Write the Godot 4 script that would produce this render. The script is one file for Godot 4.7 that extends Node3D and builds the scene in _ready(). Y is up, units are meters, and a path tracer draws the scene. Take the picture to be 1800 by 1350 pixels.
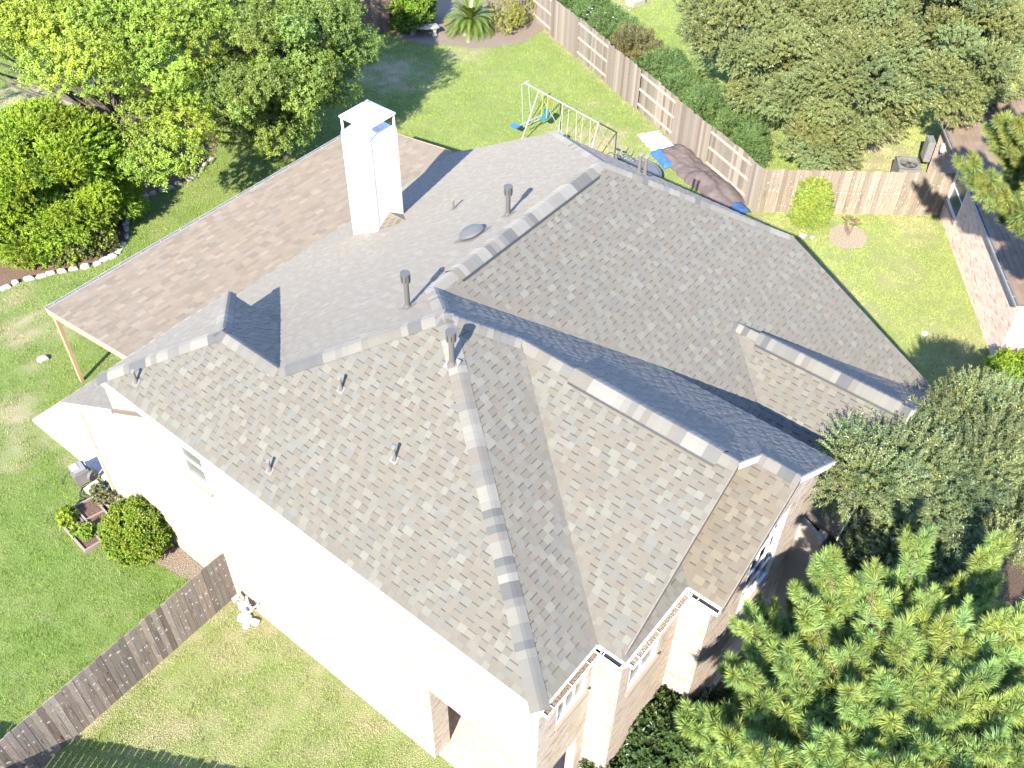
extends Node3D

const S := 0.675          # metres per drawing unit of the house plan
const GY := 8.7           # eave height above ground in drawing units
const CAM := Vector3(-6.6525, 22.1318, 4.5272)

var rng := RandomNumberGenerator.new()
var used := {}
var org := {}
var M := {}
var noise := FastNoiseLite.new()
var noise2 := FastNoiseLite.new()


# ---------------------------------------------------------------- mesh builder
class MB:
	var v := PackedVector3Array()
	var n := PackedVector3Array()
	var c := PackedColorArray()

	func tri(a: Vector3, b: Vector3, d: Vector3, col: Color) -> void:
		var nn := (b - a).cross(d - a).normalized()
		v.push_back(a); v.push_back(d); v.push_back(b)
		n.push_back(nn); n.push_back(nn); n.push_back(nn)
		c.push_back(col); c.push_back(col); c.push_back(col)

	func tris(a: Vector3, b: Vector3, d: Vector3, na: Vector3, nb: Vector3, nd: Vector3, col: Color) -> void:
		v.push_back(a); v.push_back(d); v.push_back(b)
		n.push_back(na); n.push_back(nd); n.push_back(nb)
		c.push_back(col); c.push_back(col); c.push_back(col)

	func quad(a: Vector3, b: Vector3, d: Vector3, e: Vector3, col: Color) -> void:
		tri(a, b, d, col)
		tri(a, d, e, col)

	# a box with axes ax, ay, az (half vectors) about p
	func obox(p: Vector3, ax: Vector3, ay: Vector3, az: Vector3, col: Color) -> void:
		if ax.cross(ay).dot(az) < 0.0:
			az = -az
		var k := [p - ax - ay - az, p + ax - ay - az, p + ax + ay - az, p - ax + ay - az, p - ax - ay + az, p + ax - ay + az, p + ax + ay + az, p - ax + ay + az]
		quad(k[4], k[5], k[6], k[7], col)
		quad(k[1], k[0], k[3], k[2], col)
		quad(k[5], k[1], k[2], k[6], col)
		quad(k[0], k[4], k[7], k[3], col)
		quad(k[7], k[6], k[2], k[3], col)
		quad(k[0], k[1], k[5], k[4], col)

	func box(p: Vector3, size: Vector3, col: Color) -> void:
		obox(p, Vector3(size.x / 2, 0, 0), Vector3(0, size.y / 2, 0), Vector3(0, 0, size.z / 2), col)

	# a bar of rectangular section from a to b; up says where its height points
	func bar(a: Vector3, b: Vector3, w: float, h: float, col: Color, up := Vector3.UP) -> void:
		var d := (b - a)
		var s := d.cross(up).normalized()
		if s.length() < 0.5:
			s = d.cross(Vector3.RIGHT).normalized()
		var u := s.cross(d).normalized()
		obox((a + b) / 2, d / 2, u * h / 2, s * w / 2, col)

	func tube(pts: PackedVector3Array, rad: PackedFloat32Array, sides: int, col: Color, caps := true) -> void:
		var rings := []
		var prev := Vector3.ZERO
		for i in pts.size():
			var d: Vector3
			if i == 0: d = pts[1] - pts[0]
			elif i == pts.size() - 1: d = pts[i] - pts[i - 1]
			else: d = pts[i + 1] - pts[i - 1]
			d = d.normalized()
			var s := prev - d * prev.dot(d)
			if s.length() < 0.1:
				s = d.cross(Vector3(0.31, 0.22, 0.93))
			if s.length() < 0.1:
				s = d.cross(Vector3(1, 0, 0))
			s = s.normalized()
			prev = s
			var t := d.cross(s)
			var ring := PackedVector3Array()
			for k in sides:
				var a := TAU * k / sides
				ring.push_back(s * cos(a) + t * sin(a))
			rings.push_back(ring)
		for i in pts.size() - 1:
			for k in sides:
				var k2 := (k + 1) % sides
				var n0: Vector3 = rings[i][k]
				var n1: Vector3 = rings[i][k2]
				var n2: Vector3 = rings[i + 1][k2]
				var n3: Vector3 = rings[i + 1][k]
				var p0 := pts[i] + n0 * rad[i]
				var p1 := pts[i] + n1 * rad[i]
				var p2 := pts[i + 1] + n2 * rad[i + 1]
				var p3 := pts[i + 1] + n3 * rad[i + 1]
				tris(p0, p1, p2, n0, n1, n2, col)
				tris(p0, p2, p3, n0, n2, n3, col)
		if caps:
			for k in range(1, sides - 1):
				var e := pts.size() - 1
				tri(pts[0] + rings[0][0] * rad[0], pts[0] + rings[0][k + 1] * rad[0], pts[0] + rings[0][k] * rad[0], col)
				tri(pts[e] + rings[e][0] * rad[e], pts[e] + rings[e][k] * rad[e], pts[e] + rings[e][k + 1] * rad[e], col)

	func cyl(a: Vector3, b: Vector3, r: float, col: Color, sides := 14, r2 := -1.0) -> void:
		tube(PackedVector3Array([a, b]), PackedFloat32Array([r, r if r2 < 0.0 else r2]), sides, col)

	# extrude a polygon given as 3D ring by vector d (ring counterclockwise seen against d)
	func prism(ring: PackedVector3Array, flat: PackedVector2Array, d: Vector3, col: Color) -> void:
		var idx := Geometry2D.triangulate_polygon(flat)
		for i in range(0, idx.size(), 3):
			var a := ring[idx[i]]
			var b := ring[idx[i + 1]]
			var e := ring[idx[i + 2]]
			if (b - a).cross(e - a).dot(d) > 0.0:
				var sw := b
				b = e
				e = sw
			tri(a, b, e, col)
			tri(a + d, e + d, b + d, col)
		var m := ring.size()
		var area := 0.0
		for i in m:
			area += flat[i].cross(flat[(i + 1) % m])
		var cen := Vector3.ZERO
		for p in ring:
			cen += p / m
		for i in m:
			var a := ring[i]
			var b := ring[(i + 1) % m]
			quad(a, b, b + d, a + d, col)

	func mesh(mat: Material, o := Vector3.ZERO) -> ArrayMesh:
		var arr := []
		arr.resize(Mesh.ARRAY_MAX)
		if o != Vector3.ZERO:
			for i in v.size():
				v[i] -= o
		arr[Mesh.ARRAY_VERTEX] = v
		arr[Mesh.ARRAY_NORMAL] = n
		arr[Mesh.ARRAY_COLOR] = c
		var m := ArrayMesh.new()
		m.add_surface_from_arrays(Mesh.PRIMITIVE_TRIANGLES, arr)
		m.surface_set_material(0, mat)
		return m


# ---------------------------------------------------------------- node helpers
func numbered(called: String) -> String:
	if not used.has(called):
		used[called] = 0
		return called
	used[called] += 1
	return "%s_%03d" % [called, used[called]]


func tag(o: Node, label: String, category := "", group := "") -> Node:
	o.set_meta("label", label)
	if category: o.set_meta("category", category)
	if group: o.set_meta("group", group)
	return o


func thing(called: String, label: String, category: String, at := Vector3.ZERO, group := "") -> Node3D:
	var o := Node3D.new()
	o.name = numbered(called)
	add_child(o)
	o.position = at
	org[o] = at
	tag(o, label, category, group)
	return o


func obj(called: String, b: MB, mat: Material, parent: Node = null, kind := "") -> MeshInstance3D:
	var o := MeshInstance3D.new()
	var at := Vector3.ZERO
	if parent != null:
		at = org.get(parent, Vector3.ZERO)
	o.mesh = b.mesh(mat, at)
	o.cast_shadow = GeometryInstance3D.SHADOW_CASTING_SETTING_ON
	o.name = called if parent != null else numbered(called)
	if parent == null: add_child(o, true)
	else: parent.add_child(o, true)
	org[o] = at
	if kind: o.set_meta("kind", kind)
	return o


func piece(called: String, mesh: Mesh, parent: Node, xf := Transform3D()) -> MeshInstance3D:
	var o := MeshInstance3D.new()
	o.mesh = mesh
	o.name = called
	parent.add_child(o, true)
	o.transform = xf
	return o


# many small copies as one object; tr world transforms
func many(called: String, mesh: Mesh, tr: Array, cols: PackedColorArray, parent: Node = null) -> MultiMeshInstance3D:
	var mm := MultiMesh.new()
	mm.transform_format = MultiMesh.TRANSFORM_3D
	mm.use_colors = true
	mm.mesh = mesh
	mm.instance_count = tr.size()
	var at := Vector3.ZERO
	if parent != null: at = org.get(parent, Vector3.ZERO)
	for i in tr.size():
		var t: Transform3D = tr[i]
		t.origin -= at
		mm.set_instance_transform(i, t)
		mm.set_instance_color(i, cols[i])
	var o := MultiMeshInstance3D.new()
	o.multimesh = mm
	o.name = called if parent != null else numbered(called)
	if parent == null: add_child(o, true)
	else: parent.add_child(o, true)
	o.set_meta("kind", "stuff")
	return o


func rf(a: float, b: float) -> float:
	return rng.randf_range(a, b)


func vary(c: Color, k: float) -> Color:
	var f := 1.0 + rf(-k, k)
	return Color(c.r * f * (1.0 + rf(-k, k) * 0.25), c.g * f, c.b * f * (1.0 + rf(-k, k) * 0.25))


# ---------------------------------------------------------------- materials
func noise_tex(freq: float, lo: float, hi: float, sd: int, size := 512, oct := 4, normal := false, bump := 4.0) -> NoiseTexture2D:
	var f := FastNoiseLite.new()
	f.seed = sd
	f.noise_type = FastNoiseLite.TYPE_SIMPLEX_SMOOTH
	f.frequency = freq
	f.fractal_octaves = oct
	var t := NoiseTexture2D.new()
	t.width = size
	t.height = size
	t.seamless = true
	t.noise = f
	if normal:
		t.as_normal_map = true
		t.bump_strength = bump
	else:
		var g := Gradient.new()
		g.set_color(0, Color(lo, lo, lo))
		g.set_color(1, Color(hi, hi, hi))
		t.color_ramp = g
	return t


func mat(called: String, rough: float, tex: Texture2D = null, scale := Vector3.ONE, nrm: Texture2D = null, nstr := 1.0) -> StandardMaterial3D:
	var m := StandardMaterial3D.new()
	m.resource_name = called
	m.vertex_color_use_as_albedo = true
	m.roughness = rough
	m.cull_mode = BaseMaterial3D.CULL_DISABLED
	if tex != null:
		m.albedo_texture = tex
		m.uv1_triplanar = true
		m.uv1_world_triplanar = true
		m.uv1_scale = scale
	if nrm != null:
		m.normal_enabled = true
		m.normal_texture = nrm
		m.normal_scale = nstr
		m.uv1_triplanar = true
		m.uv1_world_triplanar = true
		m.uv1_scale = scale
	M[called] = m
	return m


func make_materials() -> void:
	var fine := noise_tex(0.09, 0.70, 1.0, 11)
	var finen := noise_tex(0.12, 0, 1, 12, 512, 4, true, 6.0)
	var blot := noise_tex(0.02, 0.78, 1.0, 13, 512, 5)
	var sh := mat("shingle", 0.95, fine, Vector3(2.3, 2.3, 2.3), finen, 0.6)
	sh.rim_enabled = true
	sh.rim = 0.26
	sh.rim_tint = 1.0
	sh.albedo_color = Color(1.0, 0.95, 0.875)
	mat("brick", 0.92, fine, Vector3(1.7, 1.7, 1.7), finen, 0.5)
	mat("wood", 0.9, noise_tex(0.05, 0.62, 1.0, 14, 512, 5), Vector3(3.2, 0.5, 3.2), finen, 0.35)
	mat("beam", 0.85, blot, Vector3(2, 2, 2))
	mat("soil", 1.0, noise_tex(0.06, 0.45, 1.0, 15, 512, 5), Vector3(0.7, 0.7, 0.7), noise_tex(0.07, 0, 1, 16, 512, 5, true, 10.0), 1.0)
	mat("lawn", 1.0, noise_tex(0.08, 0.6, 1.0, 17, 512, 5), Vector3(0.55, 0.55, 0.55), noise_tex(0.1, 0, 1, 18, 512, 5, true, 10.0), 1.0)
	mat("paint", 0.55, blot, Vector3(0.9, 0.9, 0.9))
	mat("concrete", 0.9, blot, Vector3(0.6, 0.6, 0.6), finen, 0.25)
	mat("metal", 0.55).metallic = 0.2
	mat("plastic", 0.45)
	mat("cloth", 0.75, blot, Vector3(1.5, 1.5, 1.5), noise_tex(0.012, 0, 1, 19, 512, 4, true, 8.0), 0.8)
	mat("bark", 0.95, noise_tex(0.06, 0.5, 1.0, 20, 512, 5), Vector3(2, 0.8, 2), finen, 0.9)
	var g := mat("glass", 0.06)
	g.albedo_color = Color(0.05, 0.06, 0.07)
	g.vertex_color_use_as_albedo = false
	g.metallic_specular = 0.6
	for k in ["leaf", "waxy", "needle", "grass"]:
		var m := mat(k, {"leaf": 0.5, "waxy": 0.36, "needle": 0.5, "grass": 0.7}[k])
		m.backlight_enabled = true
		m.backlight = Color(0.5, 0.55, 0.3)
		m.metallic_specular = 0.4


# ---------------------------------------------------------------- house plan
func W(u: float, y: float, v: float) -> Vector3:
	return Vector3(u * S, (y + GY) * S, v * S)


const sL := 0.746
const sK := 0.594
const sP := 0.537
const sR := 0.7135
const sF := 0.561
const sS := 0.771
const sG := 0.72
const sE := 0.687
const sH := 0.714
const uT := 6.0
var yT := sL * uT
var vT := -yT / sP
var v0 := vT - yT / sK
var vk := v0 - 2.652
var yM := 3.3
var vM := v0 + yM / sK
var uM2 := 16.69
var uEnd := 21.55
var uf := 7.348
var yF := yT - sR * (uf - uT)
var uR := uT + yT / sR
var vEave := v0 - 4.1 / sK
var planes := []


func P2(u: float, v: float) -> Vector2:
	return Vector2(u, v)


func add_plane(called: String, y0: float, gu: float, gv: float, poly: Array, tone := Color(1, 1, 1)) -> void:
	planes.push_back({"name": called, "y0": y0, "gu": gu, "gv": gv, "poly": PackedVector2Array(poly), "tone": tone})


func py(pl: Dictionary, q: Vector2) -> float:
	return pl.y0 + pl.gu * q.x + pl.gv * q.y


func plan_roof() -> void:
	var p := 2.816
	var yr := sL * p
	var q := yr / sS
	var P1 := P2(p, vk + yr / sK)
	var P4 := P2(p, v0 + yr / sK)
	var Pt2 := P2(p + q, vk)
	var Pt3 := P2(p + q, v0)
	var T := P2(uT, vT)
	var M1 := P2(uT + (yT - yM) / sR, vM)
	var M2 := P2(uM2, vM)
	var hd := yM + 0.04
	var C1 := P2(uEnd, vM - hd / sK)
	var C2 := P2(uEnd, vM + hd / sF)
	var F1 := P2(uf, -yF / sP)
	var uG0 := uf - yF / sG
	var vGa := 0.75
	var vV := vM + yM / sF
	var yL := yT - sR * (8.95 - uT)
	var sG2 := yL / (8.95 - 5.5)
	add_plane("west_slope", 0, sL, 0, [P2(0, vk), P1, P4, T, P2(0, 0)])
	add_plane("north_slope", -sK * v0, 0, sK, [T, M1, M2, C1, P2(uEnd, vEave), P2(0, vEave), P2(0, v0)])
	add_plane("bump_north", -sK * vk, 0, sK, [P2(0, vk), Pt2, P1])
	add_plane("bump_east", yr + sS * p, -sS, 0, [P1, Pt2, Pt3, P4])
	add_plane("south_slope", 0, 0, -sP, [P2(0, 0), T, F1, P2(uG0, 0)])
	add_plane("wing_west", yF - sG * uf, sG, 0, [P2(uG0, 0), F1, P2(uf, vGa), P2(uG0, vGa)])
	add_plane("wing_east", yT + sR * uT, -sR, 0, [T, M1, P2(uR, vV), P2(uR, 2.0), P2(8.95, 2.0), P2(8.95, vGa), P2(uf, vGa), F1])
	add_plane("low_south", sP * 0.9, 0, -sP, [P2(2.49, 0.9), P2(5.5, 0.9), P2(5.5 + sP * 0.65 / sG2, 0.25), P2(2.96, 0.25), P2(2.68, 0.6), P2(2.49, 0.77)])
	add_plane("low_west", -sG2 * 5.5, sG2, 0, [P2(5.5, 0.9), P2(5.5, 2.0), P2(8.95, 2.0), P2(8.95, 0.25), P2(5.5 + sP * 0.65 / sG2, 0.25)], Color(1.0, 0.93, 0.87))
	add_plane("east_hip", yM + sE * uM2, -sE, 0, [M2, C2, C1])
	var vE := 2.92
	add_plane("front_slope", yM + sF * vM, 0, -sF, [M1, P2(uR, vV), P2(uR, vE), P2(uEnd, vE), C2, M2])
	var yH := -0.35
	var uH := 16.16
	var vH := vM + (yM - yH) / sF
	var uc := uH + (yH - (yM - sF * (vE - vM))) / sH
	add_plane("gable_east", yH + sH * uH, -sH, 0, [P2(uH, vH), P2(uH, vE), P2(uc, vE)])
	# its west side dies into the wall under the wing's eave
	var yw := yH - sH * (uH - uR)
	add_plane("gable_west", yH - sH * uH, sH, 0, [P2(uH, vH), P2(uR, vM + (yM - yw) / sF), P2(uR, vE), P2(uH, vE)])


# the two axes of a slope: along its courses and up it
func slope_axes(pl: Dictionary) -> Dictionary:
	var g := Vector2(pl.gu, pl.gv)
	var s := g.length()
	var gd := g / s
	var cd := Vector2(-gd.y, gd.x)
	var k := sqrt(1.0 + s * s)
	var o := Vector3(0, (pl.y0 + GY) * S, 0)
	var ex := Vector3(cd.x, 0, cd.y)
	var et := Vector3(gd.x, s, gd.y) / k
	var nn := Vector3(-pl.gu, 1, -pl.gv).normalized()
	return {"gd": gd, "cd": cd, "k": k, "o": o, "ex": ex, "et": et, "n": nn}


func shingle_color(kind: int, tone: Color) -> Color:
	var r := rng.randf()
	var c := Color(0.150, 0.136, 0.119)
	if kind == 0:
		if r < 0.13: c = Color(0.186, 0.180, 0.156)
		elif r < 0.40: c = Color(0.168, 0.160, 0.138)
		elif r < 0.62: c = Color(0.150, 0.135, 0.113)
		elif r < 0.82: c = Color(0.158, 0.141, 0.118)
		else: c = Color(0.149, 0.147, 0.136)
	else:
		if r < 0.10: c = Color(0.170, 0.162, 0.140)
		elif r < 0.5: c = Color(0.142, 0.128, 0.107)
		elif r < 0.8: c = Color(0.149, 0.137, 0.117)
		else: c = Color(0.138, 0.134, 0.123)
	c = vary(c, 0.06)
	c = c.lerp(Color(0.150, 0.142, 0.128), 0.22)
	c = Color(c.r * 0.885, c.g * 0.985, c.b * 1.095)
	return Color(c.r * tone.r, c.g * tone.g, c.b * tone.b)


# cells of a shingled slope: each is one tab, clipped to the slope's outline
func slope_cells(pl: Dictionary, out: Array, expo := 0.143, flat3 := false) -> void:
	var ax := slope_axes(pl)
	var poly := PackedVector2Array()
	var lo := Vector2(1e9, 1e9)
	var hi := -lo
	for q in pl.poly:
		var m: Vector2 = q * S
		var w := Vector2(m.dot(ax.cd), m.dot(ax.gd) * ax.k)
		poly.push_back(w)
		lo = lo.min(w)
		hi = hi.max(w)
	var k := 0
	var t0 := lo.y - 0.01
	while t0 < hi.y:
		var pp: float = lo.x - rf(0.0, 0.3)
		var tooth := rng.randf() < 0.5
		while pp < hi.x:
			var w := rf(0.11, 0.22) if tooth else rf(0.10, 0.21)
			if flat3: w = 0.30
			var a := Vector2(pp, t0)
			var b := Vector2(pp + w, t0 + expo)
			var inside := 0
			for cn in [a, Vector2(b.x, a.y), b, Vector2(a.x, b.y)]:
				if Geometry2D.is_point_in_polygon(cn, poly): inside += 1
			var rect := PackedVector2Array([a, Vector2(b.x, a.y), b, Vector2(a.x, b.y)])
			var bits := []
			if inside == 4: bits = [rect]
			else: bits = Geometry2D.intersect_polygons(rect, poly)
			for bit in bits:
				if bit.size() < 3: continue
				var cen := Vector2.ZERO
				for z in bit: cen += z / bit.size()
				var c3: Vector3 = ax.o + ax.ex * cen.x + ax.et * cen.y
				out.push_back({"ax": ax, "bit": bit, "tooth": tooth, "t0": t0, "e": expo, "col": shingle_color(0 if tooth else 1, pl.tone), "d": c3.distance_to(CAM), "full": inside == 4, "rect": rect, "flat": flat3})
			pp += w + (0.004 if flat3 else 0.0)
			tooth = not tooth
		t0 += expo
		k += 1


func cell_mesh(b: MB, ce: Dictionary) -> void:
	var ax: Dictionary = ce.ax
	var h0 := 0.013 if ce.tooth else 0.007
	if ce.flat: h0 = 0.009
	var bit: PackedVector2Array = ce.bit
	var top := PackedVector3Array()
	var low := PackedVector3Array()
	for z in bit:
		var f: float = (z.y - ce.t0) / ce.e
		var p: Vector3 = ax.o + ax.ex * z.x + ax.et * z.y
		top.push_back(p + ax.n * lerpf(h0, h0 - 0.004, f))
		low.push_back(p)
	var flip: bool = (top[1] - top[0]).cross(top[2] - top[0]).dot(ax.n) < 0.0
	var m := top.size()
	for i in range(1, m - 1):
		if flip: b.tri(top[0], top[i + 1], top[i], ce.col)
		else: b.tri(top[0], top[i], top[i + 1], ce.col)
	for i in m:
		var j := (i + 1) % m
		if flip: b.quad(top[i], top[j], low[j], low[i], ce.col)
		else: b.quad(low[i], low[j], top[j], top[i], ce.col)
	# the dark granule band printed under the butt of the course above
	if ce.full and (not ce.tooth) and (not ce.flat):
		var x0: float = ce.rect[0].x
		var x1: float = ce.rect[1].x
		var ta: float = ce.t0 + ce.e - 0.026
		var tb: float = ce.t0 + ce.e
		var up: Vector3 = ax.n * (h0 - 0.0022)
		var q0: Vector3 = ax.o + ax.ex * x0 + ax.et * ta + up
		var q1: Vector3 = ax.o + ax.ex * x1 + ax.et * ta + up
		var q2: Vector3 = ax.o + ax.ex * x1 + ax.et * tb + up
		var q3: Vector3 = ax.o + ax.ex * x0 + ax.et * tb + up
		var dk := vary(Color(0.076, 0.072, 0.068), 0.25)
		if (q1 - q0).cross(q2 - q0).dot(ax.n) < 0.0: b.quad(q0, q3, q2, q1, dk)
		else: b.quad(q0, q1, q2, q3, dk)


func lay_shingles(cells: Array, parent: Node, most := 300) -> void:
	cells.sort_custom(func(a, b): return a.d < b.d)
	var rest := MB.new()
	var left := most
	for ce in cells:
		if ce.full and left > 0:
			var b := MB.new()
			cell_mesh(b, ce)
			obj("shingle", b, M.shingle, parent)
			left -= 1
		else:
			cell_mesh(rest, ce)
	if rest.v.size():
		obj("shingle_courses", rest, M.shingle, parent, "stuff")


func deck(pl: Dictionary, b: MB, col: Color, thick := 0.12, drop := 0.004) -> void:
	var ring := PackedVector3Array()
	for q in pl.poly:
		ring.push_back(W(q.x, py(pl, q), q.y) - Vector3(0, drop, 0))
	b.prism(ring, pl.poly, Vector3(0, -thick, 0), col)


# overlapping ridge shingles from a (low end laid first) to b; w1, w2 point down the two slopes
var caps := []
func cap_line(a: Vector3, b: Vector3, w1: Vector3, w2: Vector3, lift := 0.0, wing := 0.19) -> void:
	var d := (b - a)
	var length := d.length()
	var e := d / length
	w1 = (w1 - e * w1.dot(e)).normalized()
	w2 = (w2 - e * w2.dot(e)).normalized()
	var up := -(w1 + w2)
	if up.length() < 0.02: up = Vector3.UP
	up = up.normalized()
	if up.y < 0: up = -up
	var n1 := e.cross(w1)
	if n1.y < 0: n1 = -n1
	var n2 := e.cross(w2)
	if n2.y < 0: n2 = -n2
	var step := 0.15
	var n := int(ceil(length / step))
	var tone := rng.randf()
	for i in n:
		var s0 := step * i
		var s1 := minf(step * (i + 1) + 0.05, length)
		if rng.randf() < 0.55: tone = rng.randf()
		var col := Color(0.150, 0.150, 0.141)
		if tone < 0.18: col = Color(0.200, 0.202, 0.192)
		elif tone < 0.44: col = Color(0.172, 0.173, 0.163)
		elif tone < 0.60: col = Color(0.146, 0.141, 0.129)
		elif tone < 0.84: col = Color(0.138, 0.141, 0.139)
		else: col = Color(0.092, 0.098, 0.104)
		col = vary(Color(col.r * 0.95, col.g * 1.01, col.b * 1.09), 0.05)
		var mb := MB.new()
		var ha := 0.030 + lift
		var hb := 0.018 + lift
		var p := [a + e * s0 + up * ha, a + e * s1 + up * hb]
		var l := [a + e * s0 + w1 * wing + n1 * (ha - 0.006), a + e * s1 + w1 * wing + n1 * (hb - 0.006)]
		var r := [a + e * s0 + w2 * wing + n2 * (ha - 0.006), a + e * s1 + w2 * wing + n2 * (hb - 0.006)]
		# rounded crown: a middle strip either side
		var ml := [p[0].lerp(l[0], 0.35) + n1 * 0.008, p[1].lerp(l[1], 0.35) + n1 * 0.008]
		var mr := [p[0].lerp(r[0], 0.35) + n2 * 0.008, p[1].lerp(r[1], 0.35) + n2 * 0.008]
		var strip := [l, ml, p, mr, r]
		for k in 4:
			var q0 = strip[k]
			var q1 = strip[k + 1]
			var fl: bool = (q1[0] - q0[0]).cross(q1[1] - q0[0]).dot(up) < 0.0
			if fl: mb.quad(q0[0], q0[1], q1[1], q1[0], col)
			else: mb.quad(q0[0], q1[0], q1[1], q0[1], col)
			# butt edge
			var dn := -up * 0.012
			mb.quad(q0[0], q0[0] + dn, q1[0] + dn, q1[0], col * 0.8)
		for side in [l, r]:
			mb.quad(side[0], side[1], side[1] - up * (0.022 + lift), side[0] - up * (0.022 + lift), col * 0.8)
		caps.push_back({"m": mb, "d": ((p[0] + p[1]) * 0.5).distance_to(CAM)})


func lay_caps(parent: Node) -> void:
	caps.sort_custom(func(a, b): return a.d < b.d)
	var rest := MB.new()
	for i in caps.size():
		var m: MB = caps[i].m
		if i < 300:
			obj("ridge_shingle", m, M.shingle, parent)
		else:
			rest.v.append_array(m.v)
			rest.n.append_array(m.n)
			rest.c.append_array(m.c)
	if rest.v.size():
		obj("ridge_shingles", rest, M.shingle, parent, "stuff")


# ---------------------------------------------------------------- brick walls
var brick_cells := []
# a wall through o with unit axes ex (along) and up; outline and holes in metres
func brick_wall(o: Vector3, ex: Vector3, nrm: Vector3, outline: PackedVector2Array, holes: Array, parent: Node, base := Color(0.47, 0.395, 0.325), thick := 0.20, bricks := true, called := "wall") -> void:
	var lo := Vector2(1e9, 1e9)
	var hi := -lo
	for q in outline:
		lo = lo.min(q)
		hi = hi.max(q)
	# backing: cut into rectangles round the holes
	var xs := [lo.x, hi.x]
	var ys := [lo.y, hi.y]
	for h in holes:
		for e in [h.position.x, h.end.x]:
			if e > lo.x and e < hi.x: xs.push_back(e)
		for e in [h.position.y, h.end.y]:
			if e > lo.y and e < hi.y: ys.push_back(e)
	xs.sort()
	ys.sort()
	var b := MB.new()
	var mortar := Color(base.r * 0.95, base.g * 1.0, base.b * 1.06)
	for i in xs.size() - 1:
		for j in ys.size() - 1:
			if xs[i + 1] - xs[i] < 0.001 or ys[j + 1] - ys[j] < 0.001: continue
			var mid := Vector2((xs[i] + xs[i + 1]) / 2, (ys[j] + ys[j + 1]) / 2)
			var skip := false
			for h in holes:
				if h.has_point(mid): skip = true
			if skip: continue
			var rect := PackedVector2Array([Vector2(xs[i], ys[j]), Vector2(xs[i + 1], ys[j]), Vector2(xs[i + 1], ys[j + 1]), Vector2(xs[i], ys[j + 1])])
			for bit in Geometry2D.intersect_polygons(rect, outline):
				var ring := PackedVector3Array()
				for z in bit: ring.push_back(o + ex * z.x + Vector3.UP * z.y)
				b.prism(ring, bit, -nrm * thick, mortar)
	obj(called, b, M.brick, parent)
	if not bricks: return
	var t := 0.0677
	var bl := 0.203
	var row := 0
	var y := lo.y
	while y < hi.y:
		var x := lo.x - (0.1 if row % 2 else 0.0)
		while x < hi.x:
			var rect := PackedVector2Array([Vector2(x, y), Vector2(x + bl - 0.01, y), Vector2(x + bl - 0.01, y + t - 0.01), Vector2(x, y + t - 0.01)])
			var cen := Vector2(x + bl / 2, y + t / 2)
			var drop := false
			for h in holes:
				var g: Rect2 = h.grow(-0.001)
				if g.intersects(Rect2(rect[0], rect[2] - rect[0])):
					if g.has_point(cen): drop = true
					elif g.encloses(Rect2(rect[0], rect[2] - rect[0])): drop = true
					else:
						if cen.x < g.position.x: rect[1].x = minf(rect[1].x, g.position.x); rect[2].x = rect[1].x
						elif cen.x > g.end.x: rect[0].x = maxf(rect[0].x, g.end.x); rect[3].x = rect[0].x
						if cen.y < g.position.y: rect[2].y = minf(rect[2].y, g.position.y); rect[3].y = rect[2].y
						elif cen.y > g.end.y: rect[0].y = maxf(rect[0].y, g.end.y); rect[1].y = rect[0].y
			if not drop:
				var ok := true
				for z in rect:
					if not Geometry2D.is_point_in_polygon(z, outline): ok = false
				var bits := [rect] if ok else Geometry2D.intersect_polygons(rect, outline)
				for bit in bits:
					if bit.size() < 3: continue
					var r := rng.randf()
					var c := base
					if r < 0.05: c = Color(base.r * 0.72, base.g * 0.66, base.b * 0.62)
					elif r < 0.22: c = Color(base.r * 0.88, base.g * 0.82, base.b * 0.78)
					elif r < 0.36: c = Color(base.r * 1.08, base.g * 1.1, base.b * 1.1)
					brick_cells.push_back({"o": o, "ex": ex, "n": nrm, "bit": bit, "col": vary(c, 0.07), "d": (o + ex * cen.x + Vector3.UP * cen.y).distance_to(CAM), "full": ok, "out": rf(0.005, 0.009)})
			x += bl
		y += t
		row += 1


func one_brick(b: MB, ce: Dictionary) -> void:
	var n: Vector3 = ce.n
	var fr := PackedVector3Array()
	var bk := PackedVector3Array()
	for z in ce.bit:
		var p: Vector3 = ce.o + ce.ex * z.x + Vector3.UP * z.y
		fr.push_back(p + n * ce.out)
		bk.push_back(p - n * 0.004)
	var flip: bool = (fr[1] - fr[0]).cross(fr[2] - fr[0]).dot(n) < 0.0
	for i in range(1, fr.size() - 1):
		if flip: b.tri(fr[0], fr[i + 1], fr[i], ce.col)
		else: b.tri(fr[0], fr[i], fr[i + 1], ce.col)
	for i in fr.size():
		var j := (i + 1) % fr.size()
		if flip: b.quad(fr[i], fr[j], bk[j], bk[i], ce.col)
		else: b.quad(bk[i], bk[j], fr[j], fr[i], ce.col)


func lay_bricks(parent: Node, most: int) -> void:
	brick_cells.sort_custom(func(a, b): return a.d < b.d)
	var rest := MB.new()
	var left := most
	for ce in brick_cells:
		if left > 0 and ce.full:
			var b := MB.new()
			one_brick(b, ce)
			obj("brick", b, M.brick, parent)
			left -= 1
		else:
			one_brick(rest, ce)
	if rest.v.size():
		obj("brickwork", rest, M.brick, parent, "stuff")
	brick_cells.clear()


# ---------------------------------------------------------------- house parts
const WHITE := Color(0.80, 0.79, 0.76)

func wall_pt(o: Vector3, ex: Vector3, x: float, y: float) -> Vector3:
	return o + ex * x + Vector3.UP * y


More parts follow.
